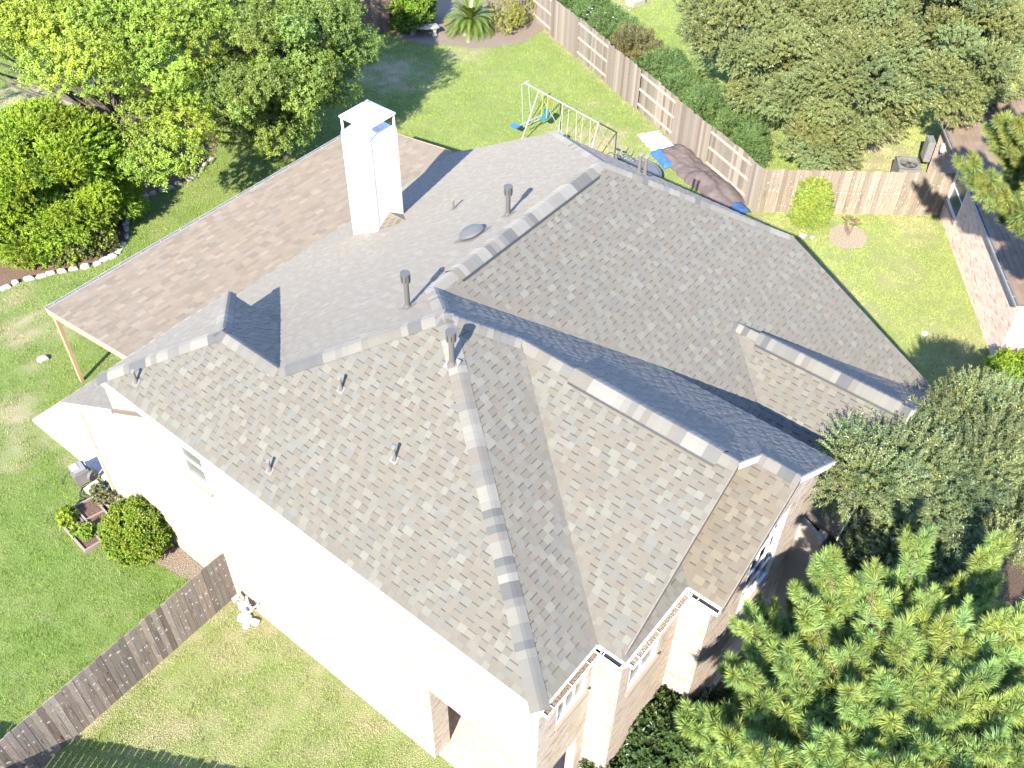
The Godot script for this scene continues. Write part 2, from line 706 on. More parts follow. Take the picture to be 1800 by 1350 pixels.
func window(parent: Node, o: Vector3, ex: Vector3, n: Vector3, r: Rect2, cols: int, rows: int, frame_w := 0.06, called := "window", shade := Color(0, 0, 0)) -> void:
	var fr := MB.new()
	var c := o + ex * (r.position.x + r.size.x / 2) + Vector3.UP * (r.position.y + r.size.y / 2)
	var d := 0.10
	for s in [-1, 1]:
		fr.obox(c + ex * s * (r.size.x / 2 - frame_w / 2) - n * 0.045, ex * frame_w / 2, Vector3.UP * r.size.y / 2, n * d / 2, WHITE)
		fr.obox(c + Vector3.UP * s * (r.size.y / 2 - frame_w / 2) - n * 0.045, ex * (r.size.x / 2 - frame_w), Vector3.UP * frame_w / 2, n * d / 2, WHITE)
	var w := obj(called, fr, M.paint, parent)
	var gw := r.size.x - 2 * frame_w
	var gh := r.size.y - 2 * frame_w
	var dx := gw / cols
	var dy := gh / rows
	for i in cols:
		for j in rows:
			var pb := MB.new()
			var pc := c + ex * (-gw / 2 + dx * (i + 0.5)) + Vector3.UP * (-gh / 2 + dy * (j + 0.5)) - n * 0.062
			pb.obox(pc, ex * (dx / 2 - 0.012), Vector3.UP * (dy / 2 - 0.012), n * 0.004, shade)
			obj("pane", pb, M.glass if shade == Color(0, 0, 0) else M.screen, w)
	var mb := MB.new()
	for i in range(1, cols):
		mb.obox(c + ex * (-gw / 2 + dx * i) - n * 0.05, ex * 0.014, Vector3.UP * gh / 2, n * 0.018, WHITE)
	for j in range(1, rows):
		mb.obox(c + Vector3.UP * (-gh / 2 + dy * j) - n * 0.05, ex * gw / 2, Vector3.UP * 0.014, n * 0.0165, WHITE)
	if mb.v.size(): obj("glazing_bars", mb, M.paint, w)
	var bk := MB.new()
	bk.obox(c - n * 0.15, ex * (r.size.x / 2 - 0.005), Vector3.UP * (r.size.y / 2 - 0.005), n * 0.01, Color(0.03, 0.03, 0.035) if shade == Color(0, 0, 0) else shade)
	obj("blind", bk, M.paint, w)
	var sill := MB.new()
	sill.obox(c - Vector3.UP * (r.size.y / 2 + 0.03) + n * 0.02, ex * (r.size.x / 2 + 0.05), Vector3.UP * 0.03, n * 0.05, Color(0.34, 0.26, 0.20))
	obj("sill", sill, M.brick, w)


func gutter(parent: Node, a: Vector3, b: Vector3, outw: Vector3, debris: Color, w := 0.125, h := 0.10, col := Color(0.80, 0.79, 0.77)) -> void:
	var e := (b - a).normalized()
	var g := MB.new()
	g.bar(a + outw * 0.008 - Vector3.UP * h / 2, b + outw * 0.008 - Vector3.UP * h / 2, 0.012, h, col)
	g.bar(a + outw * w / 2 - Vector3.UP * (h - 0.005), b + outw * w / 2 - Vector3.UP * (h - 0.005), w - 0.034, 0.010, col)
	g.bar(a + outw * w - Vector3.UP * h / 2, b + outw * w - Vector3.UP * h / 2, 0.014, h + 0.004, col)
	g.bar(a + outw * (w + 0.004) - Vector3.UP * 0.004, b + outw * (w + 0.004) - Vector3.UP * 0.004, 0.022, 0.014, col)
	for p in [a, b]:
		g.obox(p + outw * w / 2 - Vector3.UP * h / 2, e * 0.006, Vector3.UP * h / 2, outw * (w / 2 + 0.004), col)
	var gt := obj("gutter", g, M.paint, parent)
	var d := MB.new()
	d.bar(a + outw * w * 0.5 - Vector3.UP * h * 0.52, b + outw * w * 0.5 - Vector3.UP * h * 0.52, w - 0.036, h * 0.4, debris)
	obj("leaf_litter", d, M.soil, gt)
	var n := int(a.distance_to(b) / 0.75) + 1
	for i in n:
		var s := MB.new()
		var p := a.lerp(b, (i + 0.35) / n)
		s.obox(p + outw * w / 2 - Vector3.UP * 0.008, e * 0.008, Vector3.UP * 0.004, outw * w / 2 * 0.94, col)
		obj("hanger", s, M.paint, gt)


func vent_pipe(parent: Node, foot: Vector3, nrm: Vector3, h: float, r: float, cap: bool) -> void:
	var b := MB.new()
	var col := Color(0.090, 0.084, 0.078) if cap else Color(0.11, 0.10, 0.09)
	b.cyl(foot - Vector3.UP * 0.08, foot + Vector3.UP * h, r, col, 16)
	var o := obj("vent_pipe", b, M.metal if cap else M.plastic, parent)
	var f := MB.new()
	var t := nrm.cross(Vector3.RIGHT).normalized()
	var s := t.cross(nrm).normalized()
	var k := r * 2.6
	f.obox(foot + nrm * 0.018, s * k, t * k, nrm * 0.003, Color(0.135, 0.128, 0.118))
	f.cyl(foot, foot + Vector3.UP * r * 1.6, r * 1.75, Color(0.12, 0.115, 0.106), 16, r * 1.05)
	obj("flashing", f, M.metal, o)
	if cap:
		var c := MB.new()
		var top := foot + Vector3.UP * h
		c.cyl(top - Vector3.UP * 0.16, top + Vector3.UP * 0.04, r * 1.75, Color(0.088, 0.084, 0.08), 18)
		c.cyl(top + Vector3.UP * 0.055, top + Vector3.UP * 0.075, r * 1.9, Color(0.085, 0.081, 0.078), 18)
		for i in 8:
			var a := TAU * i / 8
			c.obox(top - Vector3.UP * 0.05 + Vector3(cos(a), 0, sin(a)) * r * 1.77, Vector3(-sin(a), 0, cos(a)) * 0.012, Vector3.UP * 0.07, Vector3(cos(a), 0, sin(a)) * 0.003, Color(0.04, 0.04, 0.04))
		obj("rain_cap", c, M.metal, o)
	else:
		var c := MB.new()
		c.cyl(foot + Vector3.UP * (h - 0.02), foot + Vector3.UP * (h + 0.015), r * 1.25, Color(0.17, 0.16, 0.14), 14)
		obj("collar", c, M.plastic, o)


func pl_at(called: String, u: float, v: float) -> Vector3:
	for p in planes:
		if p.name == called: return W(u, py(p, P2(u, v)), v)
	return Vector3.ZERO


func pl_n(called: String) -> Vector3:
	for p in planes:
		if p.name == called: return Vector3(-p.gu, 1, -p.gv).normalized()
	return Vector3.UP


func down(called: String) -> Vector3:
	for p in planes:
		if p.name == called: return Vector3(-p.gu, -(p.gu * p.gu + p.gv * p.gv), -p.gv).normalized()
	return Vector3.DOWN


func ridge_vent(parent: Node, a: Vector3, b: Vector3, d1: Vector3, d2: Vector3) -> void:
	var m := MB.new()
	var e := (b - a).normalized()
	for d in [d1, d2]:
		var n: Vector3 = e.cross(d)
		if n.y < 0: n = -n
		m.obox((a + b) / 2 + d * 0.15 + n * 0.022, (b - a) / 2, d * 0.145, n * 0.014, Color(0.025, 0.024, 0.024))
	obj("ridge_vent", m, M.plastic, parent)


func build_house() -> void:
	plan_roof()
	var h := thing("house", "large tan brick house with grey shingled hip and gable roofs filling the middle", "house")
	# ---- roof decks and shingles
	var db := MB.new()
	for p in planes:
		deck(p, db, Color(0.10, 0.09, 0.08))
	var roof := obj("roof", db, M.shingle, h)
	tag(roof, "grey architectural shingle roof of hips, valleys and gables")
	var cells := []
	for p in planes:
		slope_cells(p, cells)
	lay_shingles(cells, roof, 300)
	# ---- hip and ridge caps
	var T := pl_at("west_slope", uT, vT)
	var p1 := W(2.816, sL * 2.816, vk + sL * 2.816 / sK)
	var p4 := W(2.816, sL * 2.816, v0 + sL * 2.816 / sK)
	var q := sL * 2.816 / sS
	var p2 := W(2.816 + q, 0, vk)
	var m1 := W(uT + (yT - yM) / sR, yM, vM)
	var m2 := W(uM2, yM, vM)
	var f1 := W(uf, yF, -yF / sP)
	var f2 := W(uf, yF, 0.75)
	var dW := down("west_slope")
	var dN := down("north_slope")
	var dS := down("south_slope")
	var dE := down("wing_east")
	var dF := down("front_slope")
	var dH := down("east_hip")
	cap_line(W(0, 0, 0), T, dW, dS)
	cap_line(W(0, 0, vk), p1, dW, down("bump_north"))
	cap_line(p1, p4, dW, down("bump_east"))
	cap_line(p2, p1, down("bump_north"), down("bump_east"))
	cap_line(p4, T, dW, dN)
	cap_line(m1, T, dN, dE)
	cap_line(f1, T, dS, dE)
	cap_line(f1, f2, down("wing_west"), dE)
	cap_line(m1, m2, dN, dF)
	cap_line(W(uEnd, -0.04, vM - 3.34 / sK), m2, dN, dH, 0.0, 0.15)
	cap_line(W(uEnd, -0.04, vM + 3.34 / sF), m2, dF, dH, 0.0, 0.15)
	var yH := -0.35
	cap_line(W(16.16, yH, vM + (yM - yH) / sF), W(16.16, yH, 2.92), down("gable_west"), down("gable_east"))
	cap_line(W(8.95, yT - sR * 2.95, 0.75), W(8.95, yT - sR * 2.95, 2.0), down("low_west"), dE)
	# vented stretches stand higher
	ridge_vent(roof, m1.lerp(m2, 0.11), m1.lerp(m2, 0.93), dN, dF)
	cap_line(m1.lerp(m2, 0.105), m1.lerp(m2, 0.935), dN, dF, 0.035, 0.24)
	ridge_vent(roof, f1.lerp(f2, 0.27), f1.lerp(f2, 0.93), down("wing_west"), dE)
	cap_line(f1.lerp(f2, 0.265), f1.lerp(f2, 0.935), down("wing_west"), dE, 0.035, 0.24)
	ridge_vent(roof, W(16.16, yH, -2.7), W(16.16, yH, 2.5), down("gable_west"), down("gable_east"))
	cap_line(W(16.16, yH, -2.75), W(16.16, yH, 2.55), down("gable_west"), down("gable_east"), 0.035, 0.24)
	lay_caps(roof)
	# ---- white rake and fascia boards
	var fas := [
		[f2, W(8.95, yT - sR * 2.95, 0.75)], [f2, W(uf - yF / sG, 0, 0.75)],
		[W(8.95, yT - sR * 2.95, 2.0), W(uR, 0, 2.0)], [W(8.95, yT - sR * 2.95, 2.0), W(5.5, 0, 2.0)],
		[W(16.16, yH, 2.92), W(uEnd, yH - sH * (uEnd - 16.16), 2.92)], [W(16.16, yH, 2.92), W(uR, yH - sH * (16.16 - uR), 2.92)],
		[W(0, 0, 0), W(0, 0, vk)], [W(0, sK * (vk - v0), vk), W(0, -4.1, vEave)], [W(0, -4.1, vEave), W(uEnd, -4.1, vEave)],
		[W(0, 0, vk), p2], [p2, W(2.816 + q, 0, v0)], [W(0, 0, 0), W(uf - yF / sG, 0, 0)], [W(2.49, 0, 0.9), W(5.5, 0, 0.9)],
		[W(uR, 0, vM + yM / sF), W(uR, 0, 2.0)], [W(5.5, 0, 0.9), W(5.5, 0, 2.0)], [W(2.473, 0, 0), W(2.473, 0, 0.9)],
		[W(uEnd, -0.04, vM + 3.34 / sF), W(uEnd, yM - sF * (2.92 - vM), 2.92)], [W(uEnd, -0.04, vM - 3.34 / sK), W(uEnd, -4.1, vEave)]]
	for k in fas.size():
		var f = fas[k]
		var b := MB.new()
		var a0: Vector3 = f[0]
		var a1: Vector3 = f[1]
		var side := (a1 - a0).cross(Vector3.UP).normalized()
		var mid := (a0 + a1) / 2
		var hc := Vector3(7, 0, -7)
		if side.dot(mid - hc) < 0: side = -side
		if k == 10: side = Vector3.RIGHT
		if k >= 14 and k < 16: side = Vector3.LEFT
		b.obox(mid + side * 0.011 - Vector3.UP * 0.095, (a1 - a0) / 2, Vector3.UP * 0.085, side * 0.013, Color(0.13, 0.11, 0.095) if k in [1, 3, 10, 13, 16] else WHITE)
		obj("fascia_board", b, M.paint, h)
	# ---- walls
	var Z := Vector3(0, 0, 1)
	var X := Vector3(1, 0, 0)
	var ow := W(0.06, -GY, 0)
	var vb := -21.45
	var wo := PackedVector2Array()
	for z in [[vb, -8.7], [-0.075, -8.7], [-0.075, -0.1], [vk + 0.1, -0.1], [vk + 0.1, sK * (vk + 0.1 - v0) - 0.15], [vb, sK * (vb - v0) - 0.15]]:
		wo.push_back(Vector2(z[0] * S, (z[1] + GY) * S))
	var wwin := Rect2(-14.72 * S, 6.6 * S, 1.3 * S, 1.75 * S)
	var wporch := Rect2(-4.09 * S, -0.1, 3.5 * S, 4.75 * S + 0.1)
	brick_wall(ow, Z, Vector3.LEFT, wo, [wwin, wporch], h)
	M.screen = mat("screen", 0.3)
	window(h, ow, Z, Vector3.LEFT, wwin, 1, 2, 0.055, "window", Color(0.085, 0.087, 0.085))
	# south wall by the corner, with a three-light window over a porch opening
	var os := W(0, -GY, -0.075)
	var rs := PackedVector2Array([Vector2(0.0405 + 0.0, 0), Vector2(2.5 * S, 0), Vector2(2.5 * S, 8.55 * S), Vector2(0.0405, 8.55 * S)])
	var swin := Rect2(0.88 * S, 6.35 * S, 1.38 * S, 1.15 * S)
	var sporch := Rect2(0.95 * S, -0.1, 1.15 * S, 3.65 * S + 0.1)
	brick_wall(os, X, Vector3.BACK, rs, [swin, sporch], h)
	window(h, os, X, Vector3.BACK, swin, 3, 1, 0.034, "window", Color(0.10, 0.10, 0.085))
	var o3 := W(2.5, -GY, 0)
	brick_wall(o3, Z, Vector3.LEFT, PackedVector2Array([Vector2(-0.07, 0), Vector2(0.815 * S, 0), Vector2(0.815 * S, 8.55 * S), Vector2(-0.07, 8.55 * S)]), [], h)
	var o4 := W(0, -GY, 0.82)
	var r4 := PackedVector2Array([Vector2(2.5 * S, 0), Vector2(5.55 * S, 0), Vector2(5.55 * S, 8.55 * S), Vector2(2.5 * S, 8.55 * S)])
	var w4 := Rect2(3.0 * S, 6.2 * S, 1.5 * S, 2.0 * S)
	brick_wall(o4, X, Vector3.BACK, r4, [w4], h)
	window(h, o4, X, Vector3.BACK, w4, 2, 2, 0.034, "window", Color(0.06, 0.06, 0.055))
	var o5 := W(5.55, -GY, 0)
	brick_wall(o5, Z, Vector3.LEFT, PackedVector2Array([Vector2(0.822 * S, 0), Vector2(1.72 * S, 0), Vector2(1.72 * S, 8.55 * S), Vector2(0.822 * S, 8.55 * S)]), [], h)
	var o6 := W(0, -GY, 1.72)
	var yl := yT - sR * 2.95
	var r6 := PackedVector2Array()
	for z in [[5.55, -8.7], [12.1, -8.7], [12.1, -0.05], [8.95, yl - 0.15], [5.6, -0.1], [5.55, -0.1]]:
		r6.push_back(Vector2(z[0] * S, (z[1] + GY) * S))
	var w6 := Rect2(7.9 * S, 4.9 * S, 2.1 * S, 3.6 * S)
	brick_wall(o6, X, Vector3.BACK, r6, [w6], h)
	window(h, o6, X, Vector3.BACK, w6, 3, 4, 0.04, "grid_window")
	# one-storey front gable wall
	var o9 := W(0, -GY, 2.62)
	var r9 := PackedVector2Array()
	for z in [[12.1, -8.7], [21.35, -8.7], [21.35, -4.2], [16.16, -0.52], [12.1, -3.42]]:
		r9.push_back(Vector2(z[0] * S, (z[1] + GY) * S))
	brick_wall(o9, X, Vector3.BACK, r9, [], h)
	# walls turned away from the street side: plain backing with the same render
	var plain := Color(0.47, 0.395, 0.325)
	var flat := [
		[W(12.1, -GY, 0), Z, Vector3.RIGHT, [[-4.43, -8.7], [2.6, -8.7], [2.6, -3.4], [1.72, -2.9], [1.72, -0.15], [-4.43, -0.15]]],
		[W(0, -GY, vk + 0.1), X, Vector3.FORWARD, [[0.06, sK * (vk - v0) - 0.1], [2.7 + q, sK * (vk - v0) - 0.1], [2.7 + q, -0.1], [0.06, -0.1]]],
		[W(2.7 + q, -GY, 0), Z, Vector3.RIGHT, [[vk + 0.1, sK * (vk - v0) - 0.1], [v0, -0.1], [vk + 0.1, -0.1]]],
		[W(0, -GY, vb), X, Vector3.FORWARD, [[0.06, -8.7], [21.35, -8.7], [21.35, -3.5], [0.06, -3.5]]],
		[W(21.35, -GY, 0), Z, Vector3.RIGHT, [[vb, -8.7], [2.62, -8.7], [2.62, -4.1], [vM + 3.34 / sF, -0.25], [vM - 3.34 / sK, -0.25], [vb, -3.45]]],
		[W(0, -GY, 0.25), X, Vector3.BACK, [[2.9, -0.1], [uR - 0.2, -0.1], [uf, yF - 0.16]]]]
	for f in flat:
		var ol := PackedVector2Array()
		for z in f[3]: ol.push_back(Vector2(z[0] * S, (z[1] + GY) * S))
		brick_wall(f[0], f[1], f[2], ol, [], h, plain, 0.15, false)
	# ---- corner porch behind the two openings
	var pb := MB.new()
	pb.box(Vector3(1.11, 0.02, -2.2), Vector3(1.9, 0.14, 4.2), Color(0.50, 0.40, 0.30))
	var fl := obj("porch_floor", pb, M.concrete, h)
	var pc := MB.new()
	pc.box(Vector3(1.15, 3.36, -2.2), Vector3(1.95, 0.1, 4.2), Color(0.6, 0.58, 0.54))
	obj("porch_ceiling", pc, M.paint, h)
	brick_wall(Vector3(2.02, 0, 0), Z, Vector3.LEFT, PackedVector2Array([Vector2(-4.25, 0), Vector2(-0.08, 0), Vector2(-0.08, 3.3), Vector2(-4.25, 3.3)]), [], h, plain, 0.12)
	brick_wall(Vector3(0, 0, -2.765), X, Vector3.BACK, PackedVector2Array([Vector2(0.05, 0), Vector2(0.53, 0), Vector2(0.53, 3.3), Vector2(0.05, 3.3)]), [], h, plain, 0.12)
	brick_wall(Vector3(0.525, 0, 0), Z, Vector3.RIGHT, PackedVector2Array([Vector2(-4.25, 0), Vector2(-2.89, 0), Vector2(-2.89, 3.3), Vector2(-4.25, 3.3)]), [], h, plain, 0.1, false)
	brick_wall(Vector3(0, 0, -4.2), X, Vector3.BACK, PackedVector2Array([Vector2(0.53, 0), Vector2(2.0, 0), Vector2(2.0, 3.3), Vector2(0.53, 3.3)]), [], h, plain, 0.12, false)
	lay_bricks(h, 300)
	# ---- gutters
	var leafy := Color(0.30, 0.20, 0.12)
	gutter(h, W(0.02, -0.02, 0.03), W(2.38, -0.02, 0.03), Vector3.BACK, leafy)
	gutter(h, W(2.44, -0.02, 0.0), W(2.44, -0.02, 0.86), Vector3.LEFT, Color(0.03, 0.028, 0.026))
	gutter(h, W(2.52, -0.02, 0.94), W(5.36, -0.02, 0.94), Vector3.BACK, Color(0.42, 0.33, 0.22))
	gutter(h, W(5.46, -0.02, 0.98), W(5.46, -0.02, 2.0), Vector3.LEFT, Color(0.03, 0.028, 0.026))
	# ---- chimney
	build_chimney(h)
	# ---- roof vents
	vent_pipe(h, pl_at("north_slope", 6.464, -10.299), pl_n("north_slope"), 0.84, 0.055, true)
	vent_pipe(h, pl_at("north_slope", 12.824, -11.507), pl_n("north_slope"), 0.74, 0.055, true)
	vent_pipe(h, pl_at("west_slope", 5.101, -7.273), pl_n("west_slope"), 0.78, 0.055, true)
	vent_pipe(h, pl_at("west_slope", 2.574, -7.29), pl_n("west_slope"), 0.36, 0.032, false)
	vent_pipe(h, pl_at("west_slope", 3.24, -10.038), pl_n("west_slope"), 0.34, 0.032, false)
	vent_pipe(h, pl_at("west_slope", 0.703, -10.736), pl_n("west_slope"), 0.30, 0.032, false)
	vent_pipe(h, pl_at("west_slope", 0.50, -16.95), pl_n("west_slope"), 0.34, 0.036, false)
	vent_pipe(h, pl_at("north_slope", 14.1, -15.262), pl_n("north_slope"), 0.30, 0.03, false)
	vent_pipe(h, pl_at("east_hip", 19.86, -10.55), pl_n("east_hip"), 0.55, 0.05, false)
	vent_pipe(h, pl_at("east_hip", 19.90, -10.30), pl_n("east_hip"), 0.55, 0.05, false)
	# low dome vent
	var tb := MB.new()
	var tc := pl_at("north_slope", 11.38, -11.9)
	var tn := pl_n("north_slope")
	var tx := Vector3.RIGHT
	var tz := tn.cross(tx).normalized()
	var prof := [[0.30, 0.05], [0.31, 0.10], [0.27, 0.16], [0.18, 0.205], [0.0, 0.22]]
	for i in prof.size() - 1:
		for k in 28:
			var a := TAU * k / 28
			var a2 := TAU * (k + 1) / 28
			var q0: Vector3 = tc + (tx * cos(a) + tz * sin(a)) * prof[i][0] + tn * prof[i][1]
			var q1: Vector3 = tc + (tx * cos(a2) + tz * sin(a2)) * prof[i][0] + tn * prof[i][1]
			var q2: Vector3 = tc + (tx * cos(a2) + tz * sin(a2)) * prof[i + 1][0] + tn * prof[i + 1][1]
			var q3: Vector3 = tc + (tx * cos(a) + tz * sin(a)) * prof[i + 1][0] + tn * prof[i + 1][1]
			var n0 := ((q0 - tc).normalized() * 0.6 + tn * (0.25 + 0.35 * i)).normalized()
			var n1 := ((q1 - tc).normalized() * 0.6 + tn * (0.25 + 0.35 * i)).normalized()
			var n2 := ((q2 - tc).normalized() * 0.6 + tn * (0.6 + 0.35 * i)).normalized()
			var n3 := ((q3 - tc).normalized() * 0.6 + tn * (0.6 + 0.35 * i)).normalized()
			tb.tris(q0, q1, q2, n0, n1, n2, Color(0.105, 0.10, 0.095))
			tb.tris(q0, q2, q3, n0, n2, n3, Color(0.105, 0.10, 0.095))
	tb.cyl(tc, tc + tn * 0.06, 0.2, Color(0.05, 0.05, 0.05), 20)
	var tv := obj("dome_vent", tb, M.metal, h)
	var tf := MB.new()
	tf.obox(tc + tn * 0.017, tx * 0.36, tz * 0.34, tn * 0.003, Color(0.12, 0.115, 0.105))
	obj("flashing", tf, M.metal, tv)
	# ---- flood lamp box and soffit vents on the west wall
	var lb := MB.new()
	var lc := W(0.02, -2.36, -5.47)
	lb.box(lc, Vector3(0.09, 0.20, 0.26), Color(0.50, 0.50, 0.53))
	lb.box(lc + Vector3(-0.05, 0.11, 0), Vector3(0.16, 0.02, 0.3), Color(0.62, 0.62, 0.62))
	for i in 4:
		lb.box(lc + Vector3(-0.048, -0.07 + i * 0.045, 0), Vector3(0.012, 0.012, 0.22), Color(0.30, 0.30, 0.34))
	obj("wall_vent", lb, M.paint, h)
	# downspout at the rear corner
	var dsb := MB.new()
	dsb.box(W(0.0, -6.1, -21.3), Vector3(0.06, 5.0 * S, 0.08), Color(0.58, 0.46, 0.36))
	obj("downspout", dsb, M.paint, h)
	build_patio_cover(h)


func build_chimney(h: Node) -> void:
	var u0 := 12.80
	var u1 := 14.30
	var va := -19.76
	var vb := -18.30
	var lo := W(u0, -3.6, va)
	var top := 2.64
	var c := MB.new()
	var cx := (u0 + u1) / 2
	var cv := (va + vb) / 2
	var cc := W(cx, (-3.6 + top) / 2, cv)
	var sz := Vector3((u1 - u0) * S, (top + 3.6) * S, (vb - va) * S)
	c.box(cc, sz, WHITE)
	var ch := obj("chimney", c, M.paint, h)
	for su in [-1, 1]:
		for sv in [-1, 1]:
			var b := MB.new()
			var p: Vector3 = cc + Vector3(su * (sz.x / 2 - 0.032), 0, sv * (sz.z / 2 - 0.032))
			b.box(p, Vector3(0.09, sz.y - 0.01, 0.09), Color(0.78, 0.77, 0.75))
			obj("corner_board", b, M.paint, ch)
			var po := MB.new()
			po.box(W(cx, top, cv) + Vector3(su * (sz.x / 2 - 0.03), 0.235, sv * (sz.z / 2 - 0.03)), Vector3(0.045, 0.44, 0.045), Color(0.8, 0.8, 0.78))
			obj("cap_post", po, M.paint, ch)
	# joints of the siding boards
	var jb := MB.new()
	for i in 9:
		var y := (top - 0.35 - i * 0.62)
		for s in [[Vector3(-sz.x / 2 - 0.001, 0, 0), Vector3(0.004, 0.006, sz.z - 0.16)], [Vector3(0, 0, sz.z / 2 + 0.001), Vector3(sz.x - 0.16, 0.006, 0.004)]]:
			jb.box(W(cx, y, cv) + s[0], s[1], Color(0.72, 0.71, 0.69))
	obj("board_joints", jb, M.paint, ch)
	var cover := MB.new()
	cover.box(W(cx, top, cv) + Vector3(0, 0.015, 0), Vector3(sz.x + 0.012, 0.03, sz.z + 0.012), Color(0.78, 0.78, 0.77))
	obj("chase_cover", cover, M.paint, ch)
	var fl := MB.new()
	fl.cyl(W(cx, top, cv) + Vector3(0, 0.02, 0), W(cx, top, cv) + Vector3(0, 0.30, 0), 0.14, Color(0.55, 0.55, 0.56), 18)
	fl.cyl(W(cx, top, cv) + Vector3(0, 0.28, 0), W(cx, top, cv) + Vector3(0, 0.31, 0), 0.2, Color(0.45, 0.45, 0.46), 18)
	obj("flue", fl, M.metal, ch)
	var cr := MB.new()
	var e := 0.014
	var ctop := W(cx, 3.34, cv)
	var k := [ctop + Vector3(-sz.x / 2 - e, 0, -sz.z / 2 - e), ctop + Vector3(sz.x / 2 + e, 0, -sz.z / 2 - e), ctop + Vector3(sz.x / 2 + e, 0, sz.z / 2 + e), ctop + Vector3(-sz.x / 2 - e, 0, sz.z / 2 + e)]
	var ap := ctop + Vector3(0, 0.36, 0)
	var dn := Vector3(0, -0.05, 0)
	for i in 4:
		var j := (i + 1) % 4
		cr.tri(k[j], k[i], ap, Color(0.8, 0.79, 0.77))
		cr.quad(k[i], k[j], k[j] + dn, k[i] + dn, Color(0.8, 0.79, 0.77))
		cr.tri(k[i] + dn, k[j] + dn, ctop + Vector3(0, 0.2, 0), Color(0.6, 0.6, 0.6))
	var cap := obj("chimney_cap", cr, M.paint, ch)
	var ru := MB.new()
	for i in 5:
		var f := 0.08 + 0.11 * i
		var p := ap.lerp(k[1], f) * 0.8 + ap.lerp(k[2 if i % 2 else 0], f) * 0.2
		var nn := Vector3(0.0, 0.95, -0.3) if i % 2 == 0 else Vector3(0.3, 0.95, 0)
		ru.obox(p + Vector3(0, 0.004, 0), Vector3(rf(0.02, 0.05), -0.008, 0), Vector3(0, -0.003, rf(0.012, 0.03)), Vector3(0, 0.002, 0), Color(0.30, 0.07, 0.05))
	obj("rust_spots", ru, M.paint, cap)
	# cricket behind the chimney
	var ck := MB.new()
	var vr := vb
	var a := pl_at("north_slope", u0 - 0.05, vb)
	var b2 := pl_at("north_slope", u1 + 0.05, vb)
	var mid := W(cx, a.y / S - GY + 0.55, vb)
	var tip := pl_at("north_slope", cx, vb + 0.95)
	ck.tri(a, tip, mid, Color(0.15, 0.148, 0.135))
	ck.tri(tip, b2, mid, Color(0.14, 0.138, 0.126))
	for i in 3:
		for j in 3:
			var f := 0.15 + 0.25 * i
			var g := 0.1 + 0.28 * j
			var q0 := a.lerp(mid, f).lerp(tip, g)
			ck.obox(q0 + Vector3(0, 0.012, 0), (tip - a).normalized() * 0.07, (mid - a).normalized() * 0.012, Vector3(-0.3, 0.9, 0.2).normalized() * 0.004, Color(0.075, 0.07, 0.064))
	obj("cricket", ck, M.shingle, ch)


func build_patio_cover(h: Node) -> void:
	var ua := 2.85
	var ub := 21.55
	var va := -28.1
	var ya := -4.42
	var vb := v0 - 3.55 / sK
	var yb := -3.55
	var g := (yb - ya) / (vb - va)
	var pl := {"name": "patio", "y0": ya - g * va, "gu": 0.0, "gv": g, "poly": PackedVector2Array([P2(ua, va), P2(ub, va), P2(ub, vb), P2(ua, vb)]), "tone": Color(1.50, 1.25, 1.05)}
	var d := MB.new()
	deck(pl, d, Color(0.16, 0.12, 0.09), 0.10)
	var pc := obj("patio_cover", d, M.shingle, h)
	tag(pc, "low brown shingled patio cover along the back of the house")
	var cells := []
	slope_cells(pl, cells, 0.135, true)
	for ce in cells:
		if rng.randf() < 0.45: ce.col = ce.col * (0.82 if rng.randf() < 0.5 else 0.92)
	lay_shingles(cells, pc, 0)
	# beams, rafters, posts, gutter
	var wood := Color(0.36, 0.24, 0.14)
	var bm := MB.new()
	bm.bar(W(ua, ya - 0.05, va) + Vector3(0.06, -0.16, 0.10), W(ub, ya - 0.05, va) + Vector3(-0.06, -0.16, 0.10), 0.09, 0.2, wood)
	obj("beam", bm, M.beam, pc)
	for uu in [ua, ub]:
		var rb := MB.new()
		var s := -0.02 if uu == ua else 0.02
		rb.bar(W(uu, ya, va) + Vector3(s, -0.10, 0), W(uu, yb, vb - 0.3) + Vector3(s, -0.10, 0), 0.036, 0.17, Color(0.47, 0.31, 0.19))
		obj("rake_board", rb, M.beam, pc)
	for i in 5:
		var x := lerpf(ua * S + 0.08, ub * S - 0.15, i / 4.0)
		var pb := MB.new()
		pb.box(Vector3(x, 1.36, va * S + 0.12), Vector3(0.10, 2.72, 0.10), Color(0.40, 0.265, 0.155))
		obj("post", pb, M.beam, pc)
	gutter(pc, W(ua, ya, va) + Vector3(0, 0, -0.01), W(ub, ya, va) + Vector3(0, 0, -0.01), Vector3.FORWARD, Color(0.30, 0.29, 0.27), 0.11, 0.09, Color(0.36, 0.37, 0.37))


